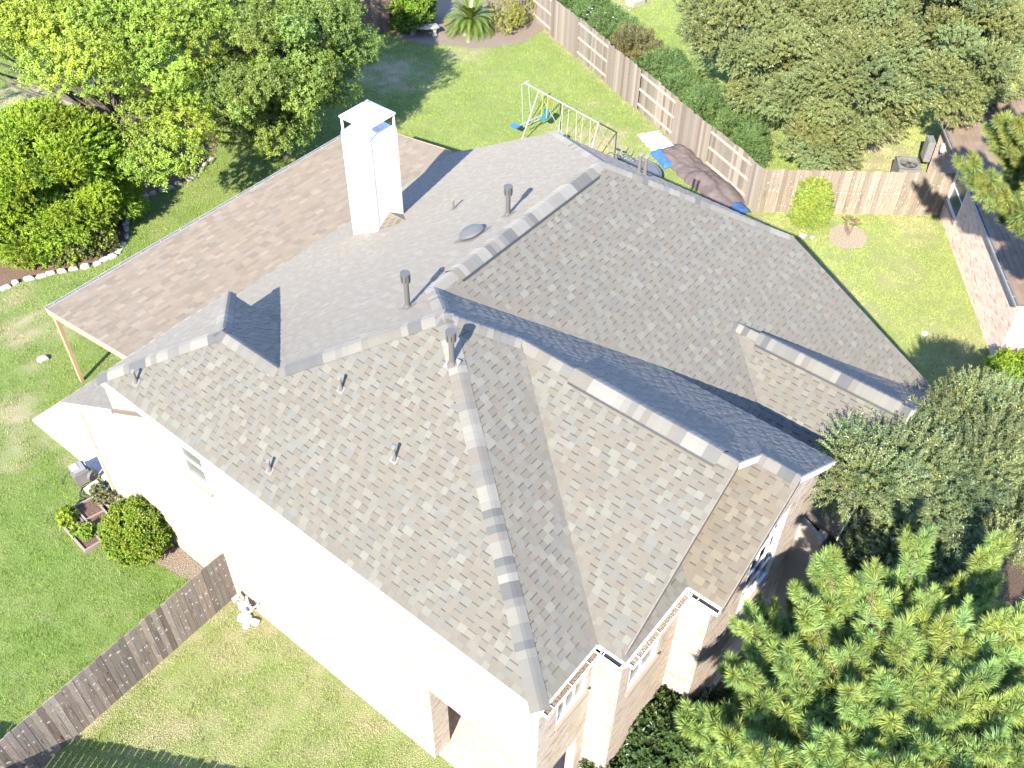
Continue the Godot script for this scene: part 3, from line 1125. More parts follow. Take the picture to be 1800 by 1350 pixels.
# ---------------------------------------------------------------- ground
var bare := [
	# x, z, radius, strength: worn places in the lawn
	[2.2, -22.2, 0.9, 0.9], [3.2, -21.4, 0.6, 0.7], [-0.2, -18.9, 0.7, 0.85], [-0.9, -17.9, 0.5, 0.8], [2.8, -23.7, 0.6, 0.6], [1.5, -20.6, 0.35, 0.5], [0.4, -19.6, 0.5, 0.6],
	[21.3, -24.4, 1.25, 1.0], [20.8, -25.2, 0.9, 0.9], [22.4, -23.6, 0.5, 0.6], [24.8, -23.1, 0.7, 0.8], [24.2, -23.3, 0.5, 0.6], [22.6, -14.6, 1.3, 0.9], [22.0, -15.6, 0.9, 0.8], [21.6, -13.6, 1.0, 0.8], [24.6, -16.5, 0.5, 0.4],
	[22.7, -1.9, 0.8, 0.35], [20.4, 1.2, 1.2, 0.45], [25.4, -2.6, 0.8, 0.6], [23.9, -12.6, 0.7, 0.7], [23.1, -11.6, 0.6, 0.3],
	[-3.4, -7.9, 0.8, 0.6], [-0.3, -8.6, 0.5, 0.7], [-1.2, -8.3, 0.7, 0.5], [-1.3, -6.2, 0.9, 0.3], [-0.35, -4.6, 0.5, 0.5], [-0.3, -3.2, 0.45, 0.6], [-0.25, -6.2, 0.35, 0.55], [-0.2, -7.5, 0.35, 0.5], [-2.4, -7.0, 0.7, 0.3],
	[28.9, -5.2, 1.6, 0.9], [27.4, -6.0, 1.2, 0.6], [11.2, -33.2, 1.6, 1.0], [10.6, -34.6, 1.5, 1.0], [12.4, -31.8, 1.1, 0.9], [33.6, -20.4, 0.7, 0.8], [9.0, -31.5, 1.2, 0.9], [29.6, -22.5, 0.8, 0.6]]


func dryness(x: float, z: float) -> float:
	var d := 0.0
	for p in bare:
		var dx: float = x - p[0]
		var dz: float = z - p[1]
		if absf(dx) > p[2] * 1.7 or absf(dz) > p[2] * 1.7: continue
		var r = sqrt(dx * dx + dz * dz) / p[2]
		r += noise2.get_noise_2d(x * 2.0, z * 2.0) * 0.9
		d = maxf(d, p[3] * clampf(1.45 - r, 0.0, 1.0))
	if x < 0.05 and z > -19.0: d = maxf(d, clampf(0.8 - absf(x + 0.05) * 2.2, 0.0, 0.7) * (0.5 + noise2.get_noise_2d(x * 4.0, z * 4.0)))
	if x < 0.0: d = maxf(d, clampf(0.9 - absf(z + 9.42) * 3.2, 0.0, 0.8))
	if x > 20.0:
		var q := Vector2(x - 22.62, z + 7.45)
		d = maxf(d, clampf(0.8 - absf(q.dot(Vector2(0.921, 0.389))) * 2.6, 0.0, 0.7))
	if d > 0.0: d *= clampf(0.75 + 1.5 * noise2.get_noise_2d(x * 7.0 + 50.0, z * 7.0), 0.15, 1.0)
	return d


func lawn_color(x: float, z: float) -> Color:
	var lush := Color(0.145, 0.236, 0.034)
	var pale := Color(0.275, 0.325, 0.095)
	var dry := Color(0.44, 0.36, 0.22)
	var n := noise.get_noise_2d(x * 1.2, z * 1.2) * 0.5 + 0.5
	var n2 := noise2.get_noise_2d(x * 3.0, z * 3.0) * 0.5 + 0.5
	var k := 0.15 + 0.55 * n
	if z > -9.4 and x < 9.0: k += 0.30
	if x > 17.0: k += 0.22
	if x > 17.0 and z > -7.0: k += 0.42
	if x < 0.6 and z < -9.4: k -= 0.16
	var c := lush.lerp(pale, clampf(k, 0.0, 1.2))
	var t := clampf((n2 - 0.62) * 1.6, 0.0, 0.5)
	if z > -9.4 and x < 9.0: t = clampf((n2 - 0.46) * 1.3, 0.0, 0.36)
	if x > 17.0: t *= 0.4
	c = c.lerp(dry, t)
	return c.lerp(dry, dryness(x, z))


func in_poly(x: float, z: float, poly: PackedVector2Array) -> bool:
	return Geometry2D.is_point_in_polygon(Vector2(x, z), poly)


var bed_west := PackedVector2Array([Vector2(0.5, -24.5), Vector2(2.73, -24.46), Vector2(3.5, -24.35), Vector2(4.46, -23.84), Vector2(5.41, -23.26), Vector2(6.33, -23.11), Vector2(6.98, -23.46), Vector2(7.5, -24.2), Vector2(8.2, -24.9), Vector2(8.88, -25.1), Vector2(10.1, -24.85), Vector2(10.95, -24.76), Vector2(12.21, -25.14), Vector2(13.4, -26.2), Vector2(13.6, -28.5), Vector2(0.5, -29.8)])
var bed_east := PackedVector2Array([Vector2(24.1, -26.9), Vector2(23.9, -26.0), Vector2(24.03, -25.04), Vector2(24.5, -24.4), Vector2(24.94, -23.97), Vector2(25.3, -23.1), Vector2(25.88, -22.44), Vector2(27.11, -21.8), Vector2(28.8, -21.88), Vector2(30.6, -25.2), Vector2(31.5, -27.4), Vector2(27, -28.2)])
var bed_bush := PackedVector2Array([Vector2(-0.75, -12.0), Vector2(-0.55, -11.2), Vector2(-0.35, -10.3), Vector2(-0.2, -9.6), Vector2(0.04, -9.55), Vector2(0.04, -13.6), Vector2(-0.5, -13.4)])


func flat_bed(called: String, poly: PackedVector2Array, y: float, m: Material, col: Color, edge := 0.06) -> void:
	# outline made uneven, then laid as a thin sheet
	var pts := PackedVector2Array()
	for i in poly.size():
		var a := poly[i]
		var b := poly[(i + 1) % poly.size()]
		var n := maxi(1, int(a.distance_to(b) / 0.25))
		for k in n:
			var p := a.lerp(b, float(k) / n)
			pts.push_back(p + Vector2(noise2.get_noise_2d(p.x * 9.0, p.y * 9.0), noise2.get_noise_2d(p.y * 9.0, p.x * 9.0)) * edge)
	var idx := Geometry2D.triangulate_polygon(pts)
	var b := MB.new()
	for i in range(0, idx.size(), 3):
		var q := []
		for k in 3:
			var p := pts[idx[i + k]]
			q.push_back(Vector3(p.x, y, p.y))
		if (q[1] - q[0]).cross(q[2] - q[0]).y < 0: q.reverse()
		b.tri(q[0], q[1], q[2], col)
	obj(called, b, m, null, "structure")


func build_ground() -> void:
	var xs := PackedFloat32Array([-400, -150, -60, -25, -14])
	var x := -10.0
	while x < 48.0:
		xs.push_back(x)
		x += 0.33
	xs.append_array(PackedFloat32Array([52, 60, 80, 160, 420]))
	var zs := PackedFloat32Array([-420, -160, -90, -60, -50])
	x = -46.0
	while x < 9.0:
		zs.push_back(x)
		x += 0.33
	zs.append_array(PackedFloat32Array([12, 20, 40, 120, 400]))
	var b := MB.new()
	var cols := []
	for i in xs.size():
		var row := PackedColorArray()
		for j in zs.size():
			row.push_back(lawn_color(xs[i], zs[j]))
		cols.push_back(row)
	for i in xs.size() - 1:
		for j in zs.size() - 1:
			var p := [Vector3(xs[i], 0, zs[j]), Vector3(xs[i], 0, zs[j + 1]), Vector3(xs[i + 1], 0, zs[j + 1]), Vector3(xs[i + 1], 0, zs[j])]
			var c := [cols[i][j], cols[i][j + 1], cols[i + 1][j + 1], cols[i + 1][j]]
			for t in [[0, 1, 2], [0, 2, 3]]:
				b.v.push_back(p[t[0]]); b.v.push_back(p[t[2]]); b.v.push_back(p[t[1]])
				b.c.push_back(c[t[0]]); b.c.push_back(c[t[2]]); b.c.push_back(c[t[1]])
				for k in 3: b.n.push_back(Vector3.UP)
	obj("ground", b, M.lawn, null, "structure")
	var mulch := Color(0.25, 0.15, 0.10)
	flat_bed("garden_bed", bed_west, 0.006, M.soil, mulch)
	flat_bed("garden_bed", bed_east, 0.006, M.soil, Color(0.33, 0.26, 0.19), 0.1)
	flat_bed("garden_bed", bed_bush, 0.006, M.soil, Color(0.36, 0.28, 0.205), 0.09)
	var sand := PackedVector2Array()
	for i in 16:
		var a := TAU * i / 16
		sand.push_back(Vector2(23.42 + cos(a) * 0.72, -4.15 + sin(a) * 0.66))
	flat_bed("sand_patch", sand, 0.008, M.soil, Color(0.52, 0.42, 0.30), 0.14)
	flat_bed("front_bed", PackedVector2Array([Vector2(1.2, 0.1), Vector2(1.75, 0.1), Vector2(1.75, 0.6), Vector2(3.8, 0.62), Vector2(3.8, 1.2), Vector2(8.1, 1.2), Vector2(8.1, 1.8), Vector2(14.3, 1.85), Vector2(14.5, 5.5), Vector2(9.0, 7.5), Vector2(3.0, 6.5), Vector2(1.3, 3.0)]), 0.007, M.soil, Color(0.14, 0.085, 0.055))
	flat_bed("side_bed", PackedVector2Array([Vector2(17.6, 2.6), Vector2(18.9, 1.9), Vector2(20.1, 2.25), Vector2(22, 4.0), Vector2(19.5, 6.0), Vector2(17.4, 5.0)]), 0.006, M.soil, Color(0.13, 0.085, 0.055))
	# patio slab under the cover
	var sl := MB.new()
	sl.box(Vector3(7.3, 0.03, -16.5), Vector3(14.35, 0.14, 4.05), Color(0.56, 0.50, 0.42))
	obj("patio_slab", sl, M.concrete, null, "structure")
	var pd := MB.new()
	pd.box(Vector3(-0.22, 0.02, -15.02), Vector3(0.42, 0.06, 0.5), Color(0.56, 0.52, 0.45))
	obj("stepping_slab", pd, M.concrete, null, "structure")


func build_grass() -> void:
	var g := RandomNumberGenerator.new()
	g.seed = 91
	var b := MB.new()
	for i in 110:
		var p := Vector3(g.randf_range(-0.2, 0.2), 0, g.randf_range(-0.2, 0.2))
		var a := g.randf() * TAU
		var h := g.randf_range(0.018, 0.055)
		var w := g.randf_range(0.004, 0.008)
		var s := Vector3(cos(a), 0, sin(a)) * w
		var lean := Vector3(g.randf_range(-0.03, 0.03), h, g.randf_range(-0.03, 0.03))
		var sh := g.randf_range(0.75, 1.2)
		b.tri(p - s, p + s, p + lean, Color(sh, sh, sh * 0.9))
	var tufts := []
	var cs := PackedColorArray()
	var regions := [[-7.5, 0.0, -30.0, 2.0], [0.0, 14.0, -46.0, -18.4], [13.5, 46.0, -46.0, 6.0]]
	var house := PackedVector2Array([Vector2(0, 0.2), Vector2(0, -18.6), Vector2(14.5, -18.6), Vector2(14.5, 2.0)])
	for r in regions:
		var x: float = r[0]
		while x < r[1]:
			var z: float = r[2]
			while z < r[3]:
				var px := x + g.randf_range(-0.1, 0.1)
				var pz := z + g.randf_range(-0.1, 0.1)
				z += 0.29
				# only ground that the photograph can see
				if px > 14.0 and pz > -0.55 * (px - 14.0) * 0.0 + 3.0 and px < 17: continue
				if in_poly(px, pz, house) or in_poly(px, pz, bed_west) or in_poly(px, pz, bed_east) or in_poly(px, pz, bed_bush): continue
				if Vector2(px - 23.42, pz + 4.15).length() < 0.7: continue
				if Vector2(px, pz).distance_to(Vector2(24, -16)) > 27.0 and px > 10.0: continue
				var d := dryness(px, pz)
				if g.randf() < d * 0.9: continue
				var sc := g.randf_range(0.8, 1.25)
				tufts.push_back(Transform3D(Basis(Vector3.UP, g.randf() * TAU).scaled(Vector3(sc, sc * g.randf_range(0.8, 1.3), sc)), Vector3(px, 0.0, pz)))
				var c := lawn_color(px, pz)
				var f := g.randf_range(0.85, 1.15)
				cs.push_back(Color(c.r * f, c.g * f, c.b * f))
			x += 0.29
	var o := many("grass", b.mesh(M.grass), tufts, cs)
	tag(o, "short mown lawn grass with pale dry tips around the house", "grass")


# ---------------------------------------------------------------- fences
func fence(called: String, label: String, group: String, a: Vector3, b: Vector3, h: float, side: float, tone: Color, mode: String, spots := 0.5, gap := 0.004) -> Node3D:
	var t := thing(called, label, "fence", a, group)
	var e := (b - a)
	var length := e.length()
	e = e / length
	var n := Vector3(-e.z, 0, e.x) * side     # the face turned to the camera's side
	var pw := 0.138
	var vars := []
	for k in 26:
		var m := MB.new()
		var hh := h + rf(-0.028, 0.022)
		var c := vary(tone, 0.20)
		if k % 5 == 0: c = Color(c.r * 0.72, c.g * 0.70, c.b * 0.68)
		if k % 7 == 3: c = Color(c.r * 1.22, c.g * 1.24, c.b * 1.26)
		m.box(Vector3(pw / 2, hh / 2, 0), Vector3(pw, hh, 0.018), c)
		# streaks and pale knots weathered into the board
		for i in 7:
			var sw := rf(0.006, 0.03)
			var s0 := rf(0.05, hh - 0.5)
			m.obox(Vector3(rf(0.02, pw - 0.02), s0 + rf(0.2, 0.4) * 0.5, 0.0092), Vector3(sw / 2, 0, 0), Vector3(0, rf(0.1, 0.3), 0), Vector3(0, 0, 0.0006), c * rf(0.62, 1.5))
		for i in 6:
			if rng.randf() < spots:
				m.obox(Vector3(rf(0.02, pw - 0.02), [0.3, 0.95, 1.55, rf(0.2, 1.7), rf(0.2, 1.7), rf(0.2, 1.7)][i] + rf(-0.06, 0.06), 0.0096), Vector3(rf(0.006, 0.032), 0, 0), Vector3(rf(-0.01, 0.01), rf(0.010, 0.030), 0), Vector3(0, 0, 0.0007), Color(0.60, 0.56, 0.50))
		vars.push_back(m.mesh(M.wood))
	var panel := 2.4
	var x := 0.0
	var basis := Basis(e * 1.0, Vector3.UP, e.cross(Vector3.UP))
	var z := e.cross(Vector3.UP)
	var flip := z.dot(n) < 0.0
	while x < length:
		var pi := int(x / panel)
		var behind: bool = mode == "alternate" and pi % 2 == 1
		var off := n * (0.032 if not behind else -0.032)
		var bas := basis
		if flip: bas = Basis(-e, Vector3.UP, -z)
		var org_p := e * x + off + n * rf(-0.004, 0.004) + Vector3(0, rf(-0.015, 0.012), 0)
		if flip: org_p += e * pw
		var p := piece("picket", vars[rng.randi() % vars.size()], t, Transform3D(bas * Basis(Vector3(0, 0, 1), rf(-0.004, 0.004)), org_p))
		x += pw + gap + rf(0, 0.003)
	var np := int(ceil(length / panel))
	for i in np:
		var s0 := i * panel
		var s1 := minf(s0 + panel, length)
		for yy in [0.28, 0.95, h - 0.24]:
			var m := MB.new()
			m.bar(a + e * s0 + Vector3.UP * yy, a + e * s1 + Vector3.UP * yy, 0.04, 0.085, vary(Color(0.36, 0.31, 0.255) if mode == "alternate" else tone, 0.1))
			obj("rail", m, M.beam, t)
	for i in np + 1:
		var s := minf(i * panel, length)
		var m := MB.new()
		m.box(a + e * s + Vector3.UP * (h / 2 - 0.04), Vector3(0.042, h - 0.08, 0.042), vary(Color(tone.r * 0.9, tone.g * 0.9, tone.b * 0.9), 0.1))
		obj("post", m, M.beam, t)
	return t


# ---------------------------------------------------------------- leaves
func leaf_spray(sd: int, count: int, twig: float, llen: float, lwid: float, spread: float, droop := 0.0, fold := 0.25, twig_col := Color(0, 0, 0, 0)) -> MB:
	var g := RandomNumberGenerator.new()
	g.seed = sd
	var b := MB.new()
	for i in count:
		var f := (i + 0.5) / count
		var a := i * 2.4 + g.randf_range(-0.5, 0.5)
		var out := Vector3(cos(a), 0, sin(a))
		var p := Vector3(0, twig * f, 0) + out * 0.004 - Vector3(0, droop * f * f * twig, 0) + Vector3(droop * f * f * twig, 0, 0)
		var d := (out * spread + Vector3(0, 1.0 - droop * 1.4, 0) + Vector3(g.randf_range(-0.35, 0.35), g.randf_range(-0.35, 0.35), g.randf_range(-0.35, 0.35))).normalized()
		var s := d.cross(Vector3(g.randf_range(-1, 1), 1.6, g.randf_range(-1, 1)).normalized()).normalized()
		var up := s.cross(d)
		var L := llen * g.randf_range(0.7, 1.2)
		var w := lwid * g.randf_range(0.75, 1.2)
		var sh := g.randf_range(0.72, 1.25)
		var col := Color(sh * g.randf_range(0.92, 1.1), sh, sh * 0.9)
		var m := p + d * L * 0.45
		var tip := p + d * L - up * L * 0.12
		var l := m + s * w / 2 + up * w * fold
		var r := m - s * w / 2 + up * w * fold
		b.tri(p, r, tip, col)
		b.tri(p, tip, l, col)
	if twig_col.a > 0.0:
		b.tube(PackedVector3Array([Vector3.ZERO, Vector3(droop * 0.25 * twig, twig * (0.5 - droop * 0.25), 0), Vector3(droop * twig, twig * (1.0 - droop), 0)]), PackedFloat32Array([0.006, 0.005, 0.002]), 3, twig_col, false)
	return b


func aim(d: Vector3, roll: float) -> Basis:
	d = d.normalized()
	var s := d.cross(Vector3(0.3, 0.1, 0.95))
	if s.length() < 0.05: s = d.cross(Vector3.RIGHT)
	s = s.normalized()
	return Basis(s, d, s.cross(d)) * Basis(Vector3.UP, roll)


func ball(g: RandomNumberGenerator) -> Vector3:
	while true:
		var v := Vector3(g.randf_range(-1, 1), g.randf_range(-1, 1), g.randf_range(-1, 1))
		if v.length() <= 1.0: return v
	return Vector3.ZERO


# crown of leaf sprays: lobes = [centre, radii, clumps]; returns clump centres
func crown(parent: Node, sd: int, lobes: Array, sprays: Array, per: int, clump: float, base: Color, tones: float, m: Material, up_bias := 0.5, inner := 0.55, flat := 0.6, low := -0.45, size := 1.0) -> Array:
	var g := RandomNumberGenerator.new()
	g.seed = sd
	var sets := []
	var cs := []
	for k in sprays.size():
		sets.push_back([])
		cs.push_back(PackedColorArray())
	var centres := []
	for lobe in lobes:
		var c: Vector3 = lobe[0]
		var r: Vector3 = lobe[1]
		for i in int(lobe[2]):
			var d := Vector3.ZERO
			while true:
				d = ball(g)
				if d.length() > 0.2 and d.normalized().y > low: break
			d = d.normalized()
			var f := lerpf(inner, 1.0, sqrt(g.randf()))
			var cc := c + Vector3(d.x * r.x, d.y * r.y, d.z * r.z) * f
			if cc.y < 0.1: cc.y = 0.1
			centres.push_back(cc)
			var cr := clump * g.randf_range(0.65, 1.3)
			var tone := g.randf_range(1.0 - tones, 1.0 + tones)
			var warm := g.randf_range(-0.12, 0.12)
			for k in int(per * cr * cr / (clump * clump)) + 1:
				var o := ball(g)
				o = o.normalized() * pow(o.length(), 0.6)
				var p := cc + Vector3(o.x, o.y * flat, o.z) * cr
				if p.y < 0.03: continue
				var dir := (d * 0.6 + o.normalized() * 0.7 + Vector3.UP * up_bias + ball(g) * 0.45)
				if dir.length() < 0.05: dir = Vector3.UP
				var w := g.randi() % sprays.size()
				var s := size * g.randf_range(0.75, 1.25)
				sets[w].push_back(Transform3D(aim(dir, g.randf() * TAU).scaled(Vector3(s, s, s)), p))
				var q := tone * g.randf_range(0.85, 1.15)
				cs[w].push_back(Color(base.r * q * (1.0 + warm), base.g * q, base.b * q * (1.0 - warm)))
	for k in sprays.size():
		many("crown", sprays[k].mesh(m), sets[k], cs[k], parent)
	return centres


func limb(b: MB, a: Vector3, e: Vector3, r0: float, r1: float, col: Color, sag := 0.12, sides := 6) -> void:
	var pts := PackedVector3Array()
	var rad := PackedFloat32Array()
	var n := 6
	var off := Vector3(rf(-1, 1), rf(-0.3, 0.6), rf(-1, 1)) * a.distance_to(e) * sag
	for i in n + 1:
		var t := float(i) / n
		pts.push_back(a.lerp(e, t) + off * sin(t * PI) + Vector3(rf(-1, 1), rf(-1, 1), rf(-1, 1)) * r0 * 0.25 * sin(t * PI))
		rad.push_back(lerpf(r0, r1, t))
	b.tube(pts, rad, sides, col)


func trunk_and_limbs(parent: Node, foot: Vector3, fork: Vector3, r: float, ends: Array, count: int, col: Color) -> void:
	var b := MB.new()
	limb(b, foot - Vector3.UP * 0.1, fork, r * 1.15, r * 0.8, col, 0.04, 10)
	var o := obj("trunk", b, M.bark, parent)
	var l := MB.new()
	var n := mini(count, ends.size())
	for i in n:
		var e: Vector3 = ends[int(float(i) * ends.size() / n)]
		var s := fork.lerp(foot, rf(0.0, 0.25))
		var mid := s.lerp(e, rf(0.35, 0.5)) + Vector3(0, rf(0.1, 0.5), 0)
		var rr := r * rf(0.22, 0.42)
		limb(l, s, mid, rr, rr * 0.6, col, 0.08)
		limb(l, mid, e, rr * 0.6, 0.008, col, 0.12, 5)
	if n > 0: obj("limbs", l, M.bark, parent)


# ---------------------------------------------------------------- trees and shrubs
func broad_tree(called: String, label: String, foot: Vector3, fork_h: float, r: float, lobes: Array, sprays: Array, per: int, clump: float, base: Color, tones: float, sd: int, m: Material, bark := Color(0.17, 0.14, 0.115), group := "", size := 1.0, inner := 0.55, low := -0.45, limbs := 40) -> Node3D:
	var t := thing(called, label, "tree", foot, group)
	var ends := crown(t, sd, lobes, sprays, per, clump, base, tones, m, 0.35, inner, 0.6, low, size)
	trunk_and_limbs(t, foot, foot + Vector3(rf(-0.2, 0.2), fork_h, rf(-0.2, 0.2)), r, ends, limbs, bark)
	return t


func shrub(called: String, label: String, foot: Vector3, lobes: Array, sprays: Array, per: int, clump: float, base: Color, tones: float, sd: int, m: Material, group := "", inner := 0.7, up := 0.4, size := 1.0) -> Node3D:
	var t := thing(called, label, "shrub", foot, group)
	var ends := crown(t, sd, lobes, sprays, per, clump, base, tones, m, up, inner, 0.7, -0.6, size)
	var b := MB.new()
	for i in 7:
		var e: Vector3 = ends[int(i * ends.size() / 7.0)]
		limb(b, foot - Vector3.UP * 0.05, foot.lerp(e, 0.85), 0.025, 0.008, Color(0.16, 0.12, 0.09), 0.1, 5)
	obj("stems", b, M.bark, t)
	return t


func needle_tuft(sd: int) -> MB:
	var g := RandomNumberGenerator.new()
	g.seed = sd
	var b := MB.new()
	b.tube(PackedVector3Array([Vector3(0, -0.12, 0), Vector3(0, 0.10, 0)]), PackedFloat32Array([0.010, 0.006]), 4, Color(1.6, 0.85, 0.9), false)
	for i in 200:
		var f := g.randf()
		var a := g.randf() * TAU
		var tilt := lerpf(1.45, 0.25, f) + g.randf_range(-0.15, 0.15)
		var d := Vector3(cos(a) * sin(tilt), cos(tilt), sin(a) * sin(tilt))
		var p := Vector3(0, lerpf(-0.10, 0.10, f), 0)
		var L := g.randf_range(0.17, 0.25)
		var s := d.cross(Vector3(g.randf_range(-1, 1), g.randf_range(-1, 1), g.randf_range(-1, 1)).normalized()).normalized() * g.randf_range(0.003, 0.0058)
		var sh := g.randf_range(0.75, 1.25)
		var bend := Vector3(0, -0.02, 0)
		var mid := p + d * L * 0.55
		var col := Color(sh, sh, sh * 0.85)
		b.tri(p - s, p + s, mid + s * 0.9, col)
		b.tri(p - s, mid + s * 0.9, mid - s * 0.9, col)
		b.tri(mid - s * 0.9, mid + s * 0.9, p + d * L + bend, Color(sh * 1.1, sh * 1.06, sh * 0.8))
	return b


func pine(called: String, label: String, foot: Vector3, height: float, low: float, reach: float, sd: int, base: Color, lean := Vector3.ZERO) -> Node3D:
	var t := thing(called, label, "tree", foot)
	var g := RandomNumberGenerator.new()
	g.seed = sd
	var tr := MB.new()
	var top := foot + Vector3.UP * height + lean
	limb(tr, foot - Vector3.UP * 0.1, top, 0.17, 0.03, Color(0.25, 0.15, 0.10), 0.02, 10)
	obj("trunk", tr, M.bark, t)
	var lb := MB.new()
	var sets := [[], []]
	var cs := [PackedColorArray(), PackedColorArray()]
	var y := low
	var turn := 0.0
	while y < height - 0.1:
		var f := (y - low) / (height - low)
		var n := 7 if f < 0.8 else 5
		turn += 0.7
		for i in n:
			var a := TAU * i / n + turn + g.randf_range(-0.3, 0.3)
			var L := reach * (1.0 - pow(f, 2.8)) * g.randf_range(0.75, 1.12) + 0.25
			if f < 0.2: L *= 0.75 + f
			if sin(a) < -0.05 and foot.x < 10.0: L = minf(L, (foot.z - 2.05) / -sin(a))
			var o := foot + Vector3.UP * y + lean * (y / height)
			var dir := Vector3(cos(a), 0, sin(a))
			var rise := lerpf(-0.06, 0.62, f)
			var pts := PackedVector3Array()
			var rad := PackedFloat32Array()
			var m := 7
			for k in m + 1:
				var s := float(k) / m
				pts.push_back(o + dir * L * s + Vector3.UP * L * (rise * s + 0.28 * s * s - 0.12 * sin(s * PI)) + Vector3(g.randf_range(-1, 1), g.randf_range(-1, 1), g.randf_range(-1, 1)) * 0.04)
				rad.push_back(lerpf(0.035, 0.009, s) * (0.6 + 0.4 * (1.0 - f)))
			lb.tube(pts, rad, 5, Color(0.27, 0.18, 0.13), false)
			var shoots := int(4 + L * 7.0)
			for k in shoots:
				var s := lerpf(0.30 if f < 0.5 else 0.04, 1.0, pow((k + g.randf()) / shoots, 0.8))
				var p0 := pts[int(s * m)].lerp(pts[mini(int(s * m) + 1, m)], s * m - int(s * m))
				var side := dir.cross(Vector3.UP) * (1.0 if k % 2 else -1.0)
				var sl := g.randf_range(0.2, 1.25) * (1.12 - s) * minf(L, 2.8) * 0.62 + 0.10
				var sd3 := (dir * g.randf_range(0.4, 1.0) + side * g.randf_range(0.3, 1.0) * (1.1 - s * 0.7) + Vector3.UP * g.randf_range(0.15, 0.9)).normalized()
				var p1 := p0 + sd3 * sl
				lb.tube(PackedVector3Array([p0, p0.lerp(p1, 0.5) - Vector3.UP * 0.02, p1]), PackedFloat32Array([0.010, 0.008, 0.006]), 4, Color(0.30, 0.19, 0.13), false)
				var tips := 1 + int(sl / 0.26) + (1 if g.randf() < 0.5 else 0)
				for q in tips:
					var td := (sd3 * 0.6 + Vector3.UP * 0.75 + ball(g) * 0.45).normalized()
					if q > 0: td = (sd3 * 0.4 + dir * 0.4 + Vector3.UP * 0.3 + ball(g) * 0.7).normalized()
					var pp := p1 - sd3 * sl * (0.85 * q / tips) + td * 0.07
					if foot.x < 10.0 and pp.z < 1.62: continue
					var w := g.randi() % 2
					var sc := g.randf_range(0.8, 1.2)
					sets[w].push_back(Transform3D(aim(td, g.randf() * TAU).scaled(Vector3(sc, sc, sc)), pp))
					var tn := g.randf_range(0.72, 1.25)
					var wm := g.randf_range(-0.12, 0.2)
					cs[w].push_back(Color(base.r * tn * (1.0 + wm), base.g * tn, base.b * tn * (1.0 - wm)))
		y += lerpf(0.42, 0.20, f) * g.randf_range(0.85, 1.15)
	for k in 26:
		var o := ball(g)
		var w := k % 2
		sets[w].push_back(Transform3D(aim(Vector3(o.x, 0.9, o.z), g.randf() * TAU), top + Vector3(o.x * 0.55, o.y * 0.3 - 0.15, o.z * 0.55)))
		cs[w].push_back(base * g.randf_range(0.85, 1.2))
	obj("limbs", lb, M.bark, t)
	for k in 2:
		many("crown", needle_tuft(sd + 5 + k).mesh(M.needle), sets[k], cs[k], t)
	return t


func sago(foot: Vector3) -> void:
	var t := thing("sago_palm", "sago palm with arching feathery fronds in the tan corner bed", "palm", foot)
	var b := MB.new()
	b.cyl(foot, foot + Vector3.UP * 0.45, 0.17, Color(0.16, 0.11, 0.07), 10, 0.13)
	obj("trunk", b, M.bark, t)
	var vars := []
	for k in 4:
		var m := MB.new()
		var L := 1.25 + 0.1 * k
		var arch := 0.35 + 0.22 * k
		var pts := PackedVector3Array()
		var rad := PackedFloat32Array()
		var n := 22
		for i in n + 1:
			var s := float(i) / n
			pts.push_back(Vector3(L * sin(s * 1.2) / 1.05, L * (0.75 * s * (1.2 - 0.3 * k) - arch * 1.5 * s * s), 0))
			rad.push_back(lerpf(0.012, 0.003, s))
		m.tube(pts, rad, 4, Color(0.13, 0.17, 0.04), false)
		for i in range(2, n + 1):
			var s := float(i) / n
			var d := (pts[i] - pts[i - 1]).normalized()
			for sg in [-1, 1]:
				var q := 0.24 * sin(PI * clampf(s * 0.85 + 0.18, 0, 1)) + 0.03
				var o := (Vector3(0, 0.25, sg * 1.0) + d * 0.75).normalized()
				for h in 2:
					var p := pts[i].lerp(pts[i - 1], 0.5 * h)
					var sh := rf(0.8, 1.2)
					var col := Color(0.085 * sh, 0.125 * sh, 0.022)
					var wd := d * 0.016
					m.tri(p - wd, p + wd, p + o * q - Vector3(0, 0.03, 0), col)
		vars.push_back(m.mesh(M.waxy))
	for i in 84:
		var k := i % 4
		piece("frond", vars[k], t, Transform3D(Basis(Vector3.UP, i * 2.4 + rf(-0.2, 0.2)) * Basis(Vector3(0, 0, 1), 0.45 - 0.18 * k + rf(-0.12, 0.12)), Vector3(0, 0.45, 0)))


